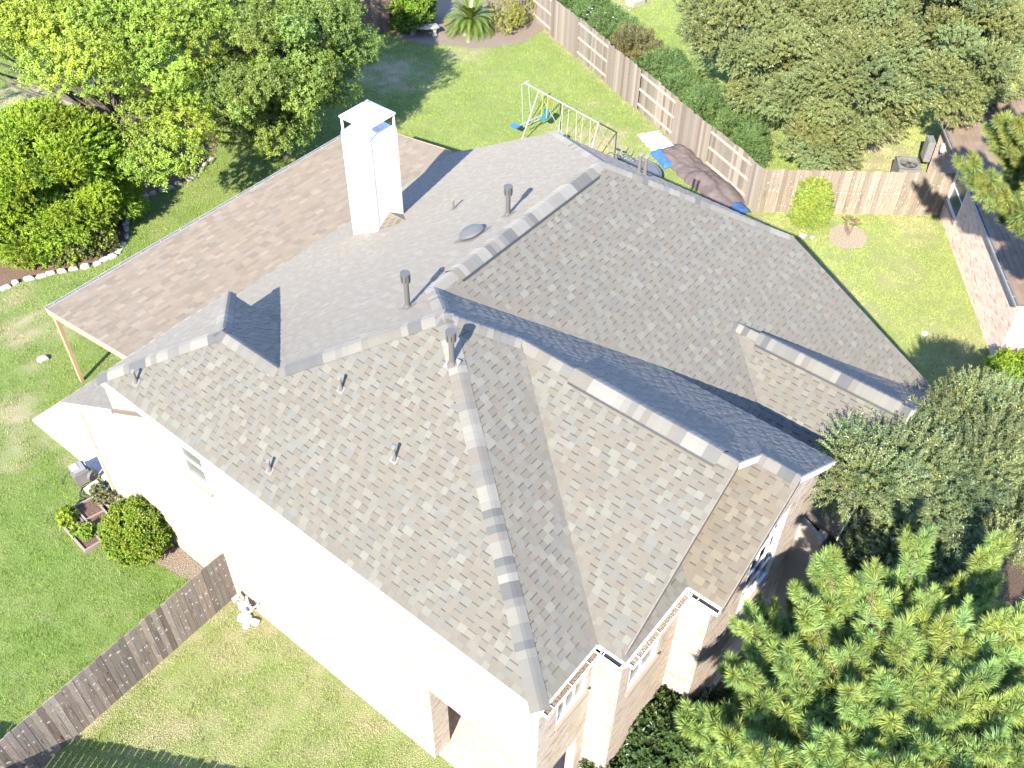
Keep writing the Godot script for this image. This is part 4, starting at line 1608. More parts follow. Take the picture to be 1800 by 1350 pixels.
func build_plants() -> void:
	# spray shapes
	var big := [leaf_spray(1, 13, 0.34, 0.098, 0.045, 0.8, 0.25, 0.2), leaf_spray(2, 15, 0.40, 0.092, 0.042, 0.9, 0.4, 0.2)]
	var oak := [leaf_spray(3, 16, 0.18, 0.062, 0.029, 1.0, 0.0, 0.25, Color(1.5, 1.3, 1.2, 1)), leaf_spray(4, 14, 0.15, 0.064, 0.030, 1.2, 0.0, 0.25)]
	var gray := [leaf_spray(5, 20, 0.30, 0.055, 0.020, 0.9, 0.1, 0.25, Color(1.9, 1.6, 1.6, 1)), leaf_spray(6, 18, 0.26, 0.05, 0.02, 1.0, 0.0, 0.25, Color(1.9, 1.6, 1.6, 1))]
	var box := [leaf_spray(7, 16, 0.10, 0.042, 0.026, 0.9, 0.0, 0.2), leaf_spray(8, 14, 0.08, 0.045, 0.028, 1.1, 0.0, 0.2)]
	var cord := [leaf_spray(9, 26, 0.34, 0.095, 0.024, 0.22, 0.3, 0.15), leaf_spray(10, 24, 0.30, 0.10, 0.026, 0.28, 0.2, 0.15)]
	var lance := [leaf_spray(12, 16, 0.30, 0.16, 0.026, 0.8, 0.1, 0.2), leaf_spray(13, 16, 0.26, 0.15, 0.026, 0.9, 0.0, 0.2)]

	broad_tree("shade_tree", "tall yellow-green leafy tree at the upper left, drooping over the stone-edged bed", Vector3(9.9, 0, -27.2), 2.2, 0.20, [
		[Vector3(9.4, 5.6, -26.4), Vector3(2.4, 1.7, 2.4), 38], [Vector3(6.6, 6.2, -30.2), Vector3(2.4, 1.6, 2.2), 32], [Vector3(11.2, 5.6, -24.6), Vector3(2.0, 1.7, 2.0), 26], [Vector3(9.6, 6.8, -28.6), Vector3(2.8, 1.8, 2.6), 32],
		[Vector3(8.95, 3.3, -22.2), Vector3(1.15, 0.75, 0.9), 10], [Vector3(10.0, 4.0, -23.6), Vector3(1.2, 0.8, 1.0), 8], [Vector3(4.6, 6.0, -32.5), Vector3(2.2, 1.5, 2.0), 20], [Vector3(13.0, 6.4, -30.0), Vector3(3.0, 1.8, 2.8), 26]],
		big, 84, 0.74, Color(0.190, 0.262, 0.030), 0.3, 101, M.leaf, Color(0.20, 0.17, 0.14))
	broad_tree("dark_tree", "darker green tree beside the yellow-green one, its branches reaching over the back lawn", Vector3(14.2, 0, -23.2), 1.9, 0.17, [
		[Vector3(13.1, 4.7, -21.9), Vector3(2.0, 1.8, 2.0), 36], [Vector3(15.2, 4.3, -21.9), Vector3(1.9, 1.6, 1.7), 30], [Vector3(14.4, 5.6, -24.0), Vector3(2.2, 1.5, 2.0), 28], [Vector3(16.9, 3.7, -22.8), Vector3(1.0, 0.9, 1.0), 10], [Vector3(12.0, 3.9, -22.6), Vector3(1.1, 0.9, 1.0), 9], [Vector3(12.9, 2.5, -22.7), Vector3(1.3, 0.7, 0.9), 10], [Vector3(13.3, 1.9, -22.5), Vector3(0.9, 0.6, 0.7), 9], [Vector3(14.6, 3.0, -22.3), Vector3(1.2, 0.7, 0.8), 8], [Vector3(15.0, 3.5, -21.6), Vector3(1.3, 0.7, 0.9), 9], [Vector3(17.0, 4.6, -24.6), Vector3(1.9, 1.3, 1.8), 18]],
		big, 76, 0.62, Color(0.128, 0.186, 0.036), 0.32, 102, M.leaf, Color(0.22, 0.19, 0.17), "", 1.0)
	broad_tree("oak_tree", "wide olive-green oak standing behind the fence by the air conditioner", Vector3(29.0, 0, -7.6), 1.7, 0.22, [
		[Vector3(27.6, 3.6, -7.8), Vector3(3.3, 2.7, 3.4), 95], [Vector3(29.6, 4.4, -4.6), Vector3(2.9, 2.3, 2.6), 62], [Vector3(27.6, 4.6, -10.8), Vector3(3.0, 2.3, 2.6), 66], [Vector3(30.6, 5.8, -7.2), Vector3(3.6, 2.4, 3.6), 78], [Vector3(33.2, 5.0, -5.2), Vector3(2.6, 2.2, 2.4), 40], [Vector3(25.3, 1.9, -6.6), Vector3(1.1, 1.0, 1.0), 12], [Vector3(26.3, 4.4, -6.3), Vector3(1.8, 1.3, 1.8), 26], [Vector3(31.5, 4.6, -3.4), Vector3(1.9, 1.3, 1.3), 22], [Vector3(31.2, 5.2, -12.0), Vector3(3.0, 2.2, 2.8), 40], [Vector3(34.6, 6.5, -9.2), Vector3(3.0, 2.2, 3.0), 36]],
		oak, 128, 0.64, Color(0.150, 0.176, 0.068), 0.20, 103, M.waxy, Color(0.30, 0.27, 0.24), "", 1.12, 0.7, -0.6)
	broad_tree("live_oak", "grey-green small-leaved tree beside the front gable, above the pine", Vector3(10.8, 0, 4.0), 1.6, 0.13, [
		[Vector3(10.4, 4.5, 2.9), Vector3(1.6, 1.2, 1.4), 38], [Vector3(8.95, 5.2, 1.95), Vector3(0.95, 0.7, 0.8), 19], [Vector3(9.9, 5.0, 1.7), Vector3(0.8, 0.5, 0.7), 10], [Vector3(11.6, 4.2, 3.8), Vector3(1.8, 1.2, 1.6), 38], [Vector3(9.2, 3.6, 3.4), Vector3(1.4, 1.2, 1.2), 28], [Vector3(9.8, 3.6, 5.0), Vector3(1.7, 1.2, 1.3), 30], [Vector3(13.0, 3.9, 3.2), Vector3(1.4, 1.1, 1.3), 22], [Vector3(8.8, 2.4, 2.7), Vector3(0.9, 0.9, 0.8), 14], [Vector3(13.2, 3.6, 5.2), Vector3(1.7, 1.2, 1.5), 24], [Vector3(12.8, 4.5, 2.9), Vector3(0.9, 0.7, 0.8), 12]],
		gray, 62, 0.42, Color(0.140, 0.172, 0.074), 0.38, 104, M.waxy, Color(0.36, 0.33, 0.30), "", 1.1, 0.45, -0.5, 60)
	pine("pine_tree", "big bright green pine with long needle tufts at the lower right", Vector3(3.7, 0, 5.0), 6.1, 1.9, 4.05, 201, Color(0.190, 0.272, 0.085))
	pine("pine_tree", "pine branch tips in front of the dark neighbouring roof at the right edge", Vector3(19.7, 0, 3.5), 8.3, 5.5, 3.9, 202, Color(0.165, 0.210, 0.065))

	shrub("drooping_shrub", "huge vivid green weeping shrub at the left edge behind the white stones", Vector3(6.1, 0, -25.8), [
		[Vector3(6.3, 1.95, -25.9), Vector3(2.3, 2.15, 2.2), 160], [Vector3(4.4, 1.7, -27.2), Vector3(1.9, 1.8, 1.9), 80], [Vector3(6.9, 0.9, -24.9), Vector3(1.5, 0.9, 1.2), 30], [Vector3(5.0, 0.8, -25.0), Vector3(1.2, 0.9, 0.9), 22]],
		cord, 84, 0.42, Color(0.220, 0.310, 0.028), 0.30, 105, M.leaf, "", 0.88, 0.1, 0.95)
	shrub("rose_bush", "small mixed shrub with red blooms under the weeping shrub", Vector3(5.5, 0, -23.75), [[Vector3(5.2, 0.45, -24.0), Vector3(0.55, 0.4, 0.4), 10], [Vector3(6.1, 0.4, -23.75), Vector3(0.45, 0.35, 0.35), 8]], box, 40, 0.25, Color(0.11, 0.13, 0.045), 0.25, 106, M.leaf, "", 0.6, 0.4, 1.5)
	shrub("boxwood", "round clipped boxwood ball against the white west wall", Vector3(-0.52, 0, -12.5), [[Vector3(-0.52, 0.66, -12.5), Vector3(0.76, 0.70, 0.76), 150]], box, 66, 0.17, Color(0.150, 0.212, 0.022), 0.2, 107, M.waxy, "", 0.9, 0.4, 0.85)
	shrub("fence_shrub", "narrow pale green shrub growing against the side fence", Vector3(22.95, 0, -5.55), [[Vector3(22.95, 0.95, -5.55), Vector3(0.55, 0.92, 0.48), 70]], box, 40, 0.2, Color(0.150, 0.200, 0.036), 0.16, 108, M.leaf, "", 0.85, 0.4, 1.3)
	shrub("round_shrub", "dark round shrub beside the stone bench in the far corner", Vector3(25.0, 0, -26.7), [[Vector3(25.0, 0.95, -26.7), Vector3(0.85, 0.95, 0.85), 80]], box, 40, 0.26, Color(0.12, 0.20, 0.022), 0.2, 109, M.leaf, "", 0.85, 0.4, 1.7)
	shrub("yellow_shrub", "loose yellow-green shrub between the sago palm and the fence", Vector3(28.1, 0, -23.3), [[Vector3(28.0, 0.6, -23.6), Vector3(0.75, 0.6, 0.75), 26], [Vector3(27.6, 0.35, -22.8), Vector3(0.5, 0.35, 0.4), 12], [Vector3(29.0, 0.5, -23.2), Vector3(0.6, 0.5, 0.5), 12]], big, 12, 0.3, Color(0.185, 0.190, 0.040), 0.25, 110, M.leaf, "", 0.5, 0.6, 0.7)
	shrub("front_shrub", "dark glossy shrub at the foot of the front wall beside the pine", Vector3(2.7, 0, 1.2), [[Vector3(2.1, 0.7, 0.75), Vector3(0.75, 0.75, 0.6), 44], [Vector3(3.0, 1.1, 1.15), Vector3(0.85, 1.0, 0.6), 60], [Vector3(3.9, 0.8, 1.9), Vector3(1.0, 0.9, 0.7), 44], [Vector3(2.2, 0.6, 1.6), Vector3(0.9, 0.7, 0.7), 30]], box, 30, 0.26, Color(0.050, 0.082, 0.026), 0.25, 111, M.waxy, "", 0.75, 0.4, 1.9)
	shrub("side_shrub", "bright green shrub under the right-hand pine at the lawn's edge", Vector3(19.2, 0, 3.3), [[Vector3(19.2, 0.6, 3.3), Vector3(0.95, 0.65, 1.0), 60]], box, 36, 0.25, Color(0.135, 0.210, 0.015), 0.2, 112, M.leaf, "", 0.8, 0.4, 1.8)
	# oleanders along the far side of the back fence
	var spots := [[29.6, -19.6, 0.75, 0], [29.0, -18.2, 0.85, 0], [28.1, -16.5, 0.8, 1], [27.3, -14.6, 0.9, 0], [26.6, -13.2, 0.8, 0], [26.1, -11.5, 0.95, 0], [25.4, -9.9, 0.85, 0], [30.6, -21.6, 0.7, 0]]
	var told := ["oleander with white blooms near the top of the back fence", "dense oleander behind the bare fence panels", "rust-tinged shrub behind the middle of the back fence", "oleander behind the swing set's stretch of fence", "oleander behind the railed panel beyond the swing set", "largest oleander, opposite the tarpaulin pile", "last oleander before the two fences meet", "low oleander at the far end of the back fence"]
	for i in spots.size():
		var s = spots[i]
		var col := Color(0.085, 0.14, 0.045) if s[3] == 0 else Color(0.125, 0.115, 0.050)
		shrub("oleander", told[i], Vector3(s[0], 0, s[1]), [[Vector3(s[0], 0.85, s[1]), Vector3(s[2], 0.8, s[2] * 1.05), 30], [Vector3(s[0] - 0.3, 0.5, s[1] + 0.5), Vector3(0.5, 0.5, 0.5), 8]], lance, 26, 0.36, col, 0.25, 120 + i, M.leaf, "shrubs along the back fence", 0.6, 0.7, 0.9)
	var fb := MB.new()
	for i in 26:
		var p := Vector3(29.3 + rf(-0.7, 0.5), rf(1.35, 1.75), -18.9 + rf(-0.9, 0.9))
		for k in 5:
			var a := TAU * k / 5
			fb.tri(p, p + Vector3(cos(a) * 0.045, 0.012, sin(a) * 0.045), p + Vector3(cos(a + 0.9) * 0.045, 0.012, sin(a + 0.9) * 0.045), Color(0.78, 0.76, 0.72))
	tag(obj("oleander_blooms", fb, M.leaf), "cluster of white blooms on the far oleander", "flowers")
	var rb := MB.new()
	for i in 9:
		var p := Vector3(5.6 + rf(-0.8, 0.8), rf(0.5, 0.8), -23.9 + rf(-0.3, 0.3))
		for k in 5:
			var a := TAU * k / 5
			rb.tri(p, p + Vector3(cos(a) * 0.05, 0.02, sin(a) * 0.05), p + Vector3(cos(a + 0.9) * 0.05, 0.02, sin(a + 0.9) * 0.05), Color(0.5, 0.03, 0.04))
	tag(obj("rose_blooms", rb, M.leaf), "red blooms on the small bush by the white stones", "flowers")
	sago(Vector3(26.5, 0, -24.4))
	# bare twiggy plant in the sand ring
	var tw := thing("twiggy_plant", "half-dead twiggy plant standing in a ring of pale sand", "plant", Vector3(23.45, 0, -4.15))
	var tb := MB.new()
	for i in 12:
		var e := Vector3(23.45 + rf(-0.35, 0.35), rf(0.35, 0.8), -4.15 + rf(-0.35, 0.35))
		limb(tb, Vector3(23.45, 0, -4.15), e, 0.014, 0.004, Color(0.36, 0.27, 0.19), 0.1, 4)
	obj("stems", tb, M.bark, tw)
	crown(tw, 131, [[Vector3(23.35, 0.7, -4.15), Vector3(0.25, 0.15, 0.25), 5]], box, 6, 0.12, Color(0.17, 0.14, 0.07), 0.2, M.leaf)


# ---------------------------------------------------------------- yard things
func build_fences() -> void:
	fence("near_fence", "weathered brown picket fence meeting the west wall at the lower left", "", Vector3(-9.2, 0, -9.36), Vector3(-0.03, 0, -9.49), 1.84, 1.0, Color(0.255, 0.208, 0.168), "plain", 0.55, 0.008)
	fence("back_fence", "long sunlit picket fence with bare rails beside the swing set", "", Vector3(31.3, 0, -28.0), Vector3(22.62, 0, -7.45), 1.84, -1.0, Color(0.240, 0.200, 0.160), "alternate", 0.5)
	fence("side_fence", "pale picket fence between the back corner and the neighbouring house", "", Vector3(22.62, 0, -7.45), Vector3(26.75, 0, -2.15), 1.84, 1.0, Color(0.270, 0.220, 0.170), "plain", 0.35)
	fence("rear_fence", "dark brown picket fence behind the trees at the top", "", Vector3(8.0, 0, -29.9), Vector3(26.5, 0, -26.75), 1.84, 1.0, Color(0.20, 0.140, 0.100), "plain", 0.25)
	fence("boundary_fence", "picket fence outside the lower left corner that shades the front lawn", "", Vector3(-9.2, 0, -12.4), Vector3(-3.6, 0, -2.2), 1.86, 1.0, Color(0.22, 0.17, 0.13), "plain", 0.2, 0.014)


func board_bed(label: String, c: Array, hgt: float, soil_col: Color, cross: bool) -> Node3D:
	var cen := Vector3.ZERO
	for p in c: cen += Vector3(p[0], 0, p[1]) / c.size()
	var t := thing("raised_bed", label, "raised bed", cen, "raised garden beds")
	for i in 4:
		var a := Vector3(c[i][0], hgt / 2, c[i][1])
		var b := Vector3(c[(i + 1) % 4][0], hgt / 2, c[(i + 1) % 4][1])
		var m := MB.new()
		var e := (b - a).normalized() * 0.022
		m.bar(a - e * (1.0 if i % 2 else -1.0), b + e * (1.0 if i % 2 else -1.0), 0.042, hgt, vary(Color(0.25, 0.215, 0.175), 0.14))
		obj("board", m, M.beam, t)
	var s := MB.new()
	var y := hgt * 0.72
	s.quad(Vector3(c[0][0], y, c[0][1]), Vector3(c[1][0], y, c[1][1]), Vector3(c[2][0], y, c[2][1]), Vector3(c[3][0], y, c[3][1]), soil_col)
	obj("soil", s, M.soil, t)
	if cross:
		var m := MB.new()
		var p0 := Vector3((c[0][0] + c[1][0]) / 2, hgt * 0.75, (c[0][1] + c[1][1]) / 2)
		var p1 := Vector3((c[2][0] + c[3][0]) / 2, hgt * 0.75, (c[2][1] + c[3][1]) / 2)
		m.bar(p0, p1, 0.03, hgt * 0.4, Color(0.25, 0.21, 0.17))
		obj("divider", m, M.beam, t)
	return t


func build_things() -> void:
	# ---- raised beds by the west wall
	var herb := [leaf_spray(21, 14, 0.12, 0.10, 0.055, 0.9, 0.0, 0.2)]
	board_bed("narrow raised bed holding two lime-green plants, farthest from the wall", [[-1.50, -14.78], [-1.62, -13.42], [-1.18, -13.36], [-1.06, -14.80]], 0.16, Color(0.20, 0.125, 0.085), false)
	board_bed("raised bed of bare brown soil with a divider, in the middle", [[-0.98, -14.82], [-1.10, -13.62], [-0.62, -13.50], [-0.46, -14.70]], 0.20, Color(0.19, 0.11, 0.075), true)
	board_bed("raised bed with sparse grey-green herbs next to the wall", [[-0.42, -14.92], [-0.36, -13.75], [-0.04, -13.80], [-0.05, -15.0]], 0.18, Color(0.22, 0.145, 0.10), true)
	shrub("lime_plant", "lime-green plant at the far end of the narrow raised bed", Vector3(-1.32, 0.1, -14.58), [[Vector3(-1.32, 0.3, -14.58), Vector3(0.17, 0.14, 0.17), 9]], herb, 14, 0.10, Color(0.20, 0.28, 0.03), 0.15, 141, M.leaf, "", 0.6, 0.5, 0.75)
	shrub("lime_plant", "lime-green plant in the middle of the narrow raised bed", Vector3(-1.33, 0.1, -13.9), [[Vector3(-1.33, 0.28, -13.92), Vector3(0.14, 0.12, 0.2), 8]], herb, 12, 0.10, Color(0.18, 0.27, 0.03), 0.15, 142, M.leaf, "", 0.6, 0.5, 0.75)
	shrub("herb_patch", "thin grey-green herbs in the bed nearest the wall", Vector3(-0.25, 0.1, -14.5), [[Vector3(-0.24, 0.22, -14.45), Vector3(0.2, 0.14, 0.42), 12]], herb, 6, 0.13, Color(0.15, 0.17, 0.07), 0.2, 143, M.leaf, "", 0.4, 0.7, 0.6)
	# ---- hose reel
	var hr := thing("hose_reel", "grey hose reel box with a loop of hose beside the west wall", "hose reel", Vector3(-0.22, 0, -15.55))
	var b := MB.new()
	b.obox(Vector3(-0.24, 0.30, -15.55), Vector3(0.20, 0, 0.04), Vector3(0, 0.21, 0), Vector3(-0.05, 0, 0.22), Color(0.13, 0.125, 0.12))
	b.obox(Vector3(-0.24, 0.55, -15.55), Vector3(0.15, 0.0, 0.03), Vector3(0, 0.025, 0), Vector3(-0.035, 0, 0.18), Color(0.17, 0.165, 0.16))
	obj("body", b, M.plastic, hr)
	b = MB.new()
	b.obox(Vector3(-0.31, 0.585, -15.62), Vector3(0.09, 0, 0.02), Vector3(0, 0.012, 0), Vector3(-0.02, 0, 0.10), Color(0.75, 0.74, 0.72))
	obj("lid", b, M.plastic, hr)
	b = MB.new()
	b.cyl(Vector3(-0.08, 0.34, -15.25), Vector3(-0.06, 0.34, -15.16), 0.17, Color(0.09, 0.085, 0.08), 18)
	b.cyl(Vector3(-0.06, 0.34, -15.17), Vector3(-0.03, 0.46, -15.08), 0.018, Color(0.06, 0.06, 0.06), 8)
	obj("crank", b, M.plastic, hr)
	var hp := PackedVector3Array()
	var hq := PackedFloat32Array()
	for i in 44:
		var f := i / 43.0
		var a := f * TAU * 1.6 + 0.5
		hp.push_back(Vector3(-0.42 + cos(a) * (0.22 + 0.05 * sin(f * 9.0)) + 0.12 * f, 0.03 + 0.22 * maxf(0.0, f - 0.72), -15.12 + sin(a) * 0.20))
		hq.push_back(0.013)
	b = MB.new()
	b.tube(hp, hq, 7, Color(0.055, 0.045, 0.035))
	obj("hose", b, M.plastic, hr)
	b = MB.new()
	var h2 := PackedVector3Array()
	var h3 := PackedFloat32Array()
	for i in 16:
		var f := i / 15.0
		h2.push_back(Vector3(-0.30 - 0.40 * f, 0.5 - 0.47 * sin(f * PI / 2), -15.8 - 0.25 * sin(f * 3.0)))
		h3.push_back(0.012)
	b.tube(h2, h3, 7, Color(0.055, 0.045, 0.035))
	obj("hose_end", b, M.plastic, hr)
	# ---- gas meter by the near fence
	var gm := thing("gas_meter", "white gas meter and pipes on a pale base where the fence meets the wall", "meter", Vector3(-0.3, 0, -8.85))
	b = MB.new()
	rock(b, Vector3(-0.30, 0.04, -8.80), Vector3(0.8, 0, 0.6), 0.20, 0.05, 0.16, Color(0.6, 0.59, 0.56))
	rock(b, Vector3(-0.22, 0.04, -8.52), Vector3(0.3, 0, 0.9), 0.15, 0.06, 0.11, Color(0.55, 0.54, 0.51))
	rock(b, Vector3(-0.40, 0.03, -8.60), Vector3(0.6, 0, -0.8), 0.12, 0.05, 0.10, Color(0.58, 0.57, 0.55))
	obj("base", b, M.concrete, gm)
	b = MB.new()
	b.box(Vector3(-0.20, 0.42, -8.75), Vector3(0.18, 0.30, 0.24), Color(0.72, 0.72, 0.71))
	b.cyl(Vector3(-0.31, 0.42, -8.75), Vector3(-0.18, 0.42, -8.75), 0.11, Color(0.74, 0.74, 0.72), 16)
	obj("meter_body", b, M.paint, gm)
	b = MB.new()
	b.tube(PackedVector3Array([Vector3(-0.2, 0, -9.05), Vector3(-0.2, 0.55, -9.05), Vector3(-0.2, 0.62, -8.98), Vector3(-0.2, 0.62, -8.82), Vector3(-0.2, 0.56, -8.79)]), PackedFloat32Array([0.024, 0.024, 0.024, 0.024, 0.024]), 10, Color(0.70, 0.70, 0.68))
	b.tube(PackedVector3Array([Vector3(-0.2, 0.56, -8.68), Vector3(-0.2, 0.68, -8.62), Vector3(-0.2, 0.68, -8.45), Vector3(-0.02, 0.68, -8.42)]), PackedFloat32Array([0.022, 0.022, 0.022, 0.022]), 10, Color(0.70, 0.70, 0.68))
	obj("pipes", b, M.paint, gm)
	b = MB.new()
	b.cyl(Vector3(-0.30, 0.55, -9.05), Vector3(-0.14, 0.55, -9.05), 0.08, Color(0.30, 0.30, 0.30), 16)
	b.box(Vector3(-0.25, 0.6, -8.58), Vector3(0.06, 0.09, 0.09), Color(0.08, 0.08, 0.08))
	obj("regulator", b, M.metal, gm)
	# ---- white stone edging
	var se := thing("stone_edging", "curved row of white edging stones between lawn and mulch bed", "edging", Vector3(6, 0, -24))
	for i in range(1, 12):
		if i == 8: continue
		var p0 := bed_west[i]
		var p1 := bed_west[i + 1]
		var n := int(p0.distance_to(p1) / 0.31)
		for k in n:
			var f := (k + 0.5) / n
			var q := p0.lerp(p1, f) + Vector2(rf(-0.04, 0.04), rf(-0.04, 0.04))
			var m := MB.new()
			var d := (p1 - p0).normalized()
			var L := rf(0.14, 0.19)
			var w := rf(0.09, 0.13)
			var hh := rf(0.05, 0.09)
			rock(m, Vector3(q.x, hh * 0.6, q.y), Vector3(d.x, 0, d.y), L, hh, w, vary(Color(0.46, 0.44, 0.40), 0.16) if i < 8 else vary(Color(0.42, 0.38, 0.31), 0.15))
			obj("stone", m, M.concrete, se)
	for rk in [[22.35, -5.40, 0.17, "larger pale rock in the house's shade by the side lawn"], [22.55, -5.10, 0.10, "smaller pale rock in the house's shade by the side lawn"], [1.78, -20.55, 0.17, "flat white stone lying alone on the west lawn"], [33.5, -20.2, 0.5, "tan boulder on the neighbouring lawn at the top"]]:
		var m := MB.new()
		rock(m, Vector3(rk[0], rk[2] * 0.35, rk[1]), Vector3(1, 0, 0.3).normalized(), rk[2], rk[2] * 0.55, rk[2] * 0.75, Color(0.34, 0.31, 0.26))
		tag(obj("rock", m, M.concrete), rk[3], "rock")
	# lawn drain cover
	b = MB.new()
	b.cyl(Vector3(20.33, 0.005, 0.02), Vector3(20.33, 0.05, 0.02), 0.09, Color(0.7, 0.7, 0.68), 18)
	b.cyl(Vector3(20.33, 0.05, 0.02), Vector3(20.33, 0.054, 0.02), 0.055, Color(0.4, 0.4, 0.4), 14)
	tag(obj("drain_cover", b, M.plastic), "small round white drain cover in the side lawn", "drain cover")
	build_bench()
	build_swing()
	build_tarp()
	build_neighbour()


func rock(m: MB, c: Vector3, ex: Vector3, L: float, h: float, w: float, col: Color) -> void:
	var ez := ex.cross(Vector3.UP)
	var rings := []
	var jit := []
	for k in 9: jit.push_back(rf(0.82, 1.15))
	for lv in [[-0.7, 0.95], [0.15, 1.0], [0.75, 0.78], [1.0, 0.35]]:
		var ring := []
		for k in 9:
			var a := TAU * k / 9
			var sq: float = 1.0 / maxf(absf(cos(a)), absf(sin(a)))
			var r: float = lerpf(1.0, sq, 0.85) * lv[1] * jit[k] * 0.9
			ring.push_back(c + ex * cos(a) * L * r + ez * sin(a) * w * r + Vector3.UP * h * lv[0])
		rings.push_back(ring)
	for i in rings.size() - 1:
		for k in 9:
			var k2 := (k + 1) % 9
			var q0: Vector3 = rings[i][k]
			var q1: Vector3 = rings[i][k2]
			var q2: Vector3 = rings[i + 1][k2]
			var q3: Vector3 = rings[i + 1][k]
			if (q1 - q0).cross(q2 - q0).dot(q0 - c) < 0:
				m.quad(q0, q3, q2, q1, col)
			else:
				m.quad(q0, q1, q2, q3, col)
	for k in range(1, 8):
		var q0: Vector3 = rings[3][0]
		var q1: Vector3 = rings[3][k]
		var q2: Vector3 = rings[3][k + 1]
		if (q1 - q0).cross(q2 - q0).y < 0: m.tri(q0, q2, q1, col)
		else: m.tri(q0, q1, q2, col)


func build_bench() -> void:
	var c := Vector3(24.75, 0, -25.7)
	var t := thing("garden_bench", "curved grey stone bench in front of the dark round shrub", "bench", c)
	var face := Vector3(-0.80, 0, 0.60)
	var side := Vector3(0.60, 0, 0.80)
	var hub := c + face * -1.3
	for r in 3:
		var b := MB.new()
		var n := 12
		for i in n:
			var a0 := lerpf(-0.5, 0.5, float(i) / n)
			var a1 := lerpf(-0.5, 0.5, float(i + 1) / n)
			var ra := 1.16 + 0.13 * r
			var rb := ra + 0.118
			var q := []
			for z in [[a0, ra], [a1, ra], [a1, rb], [a0, rb]]:
				q.push_back(hub + (face * cos(z[0]) + side * sin(z[0])) * z[1] + Vector3.UP * 0.45)
			var col := vary(Color(0.27, 0.26, 0.235), 0.12)
			var dn := Vector3(0, -0.07, 0)
			if (q[1] - q[0]).cross(q[2] - q[0]).y < 0: q.reverse()
			b.quad(q[0], q[1], q[2], q[3], col)
			for k in 4:
				b.quad(q[k], q[k] + dn, q[(k + 1) % 4] + dn, q[(k + 1) % 4], col)
		obj("seat_slab", b, M.concrete, t)
	for s in [-0.36, 0.36]:
		var b := MB.new()
		var p := hub + (face * cos(s) + side * sin(s)) * 1.36
		var rd: Vector3 = (p - hub).normalized()
		b.obox(p + Vector3.UP * 0.19, rd * 0.10, Vector3.UP * 0.19, rd.cross(Vector3.UP) * 0.07, Color(0.27, 0.26, 0.235))
		b.obox(p + Vector3.UP * 0.04, rd * 0.14, Vector3.UP * 0.04, rd.cross(Vector3.UP) * 0.10, Color(0.26, 0.25, 0.225))
		b.obox(p + Vector3.UP * 0.345, rd * 0.14, Vector3.UP * 0.03, rd.cross(Vector3.UP) * 0.10, Color(0.26, 0.25, 0.225))
		obj("leg", b, M.concrete, t)


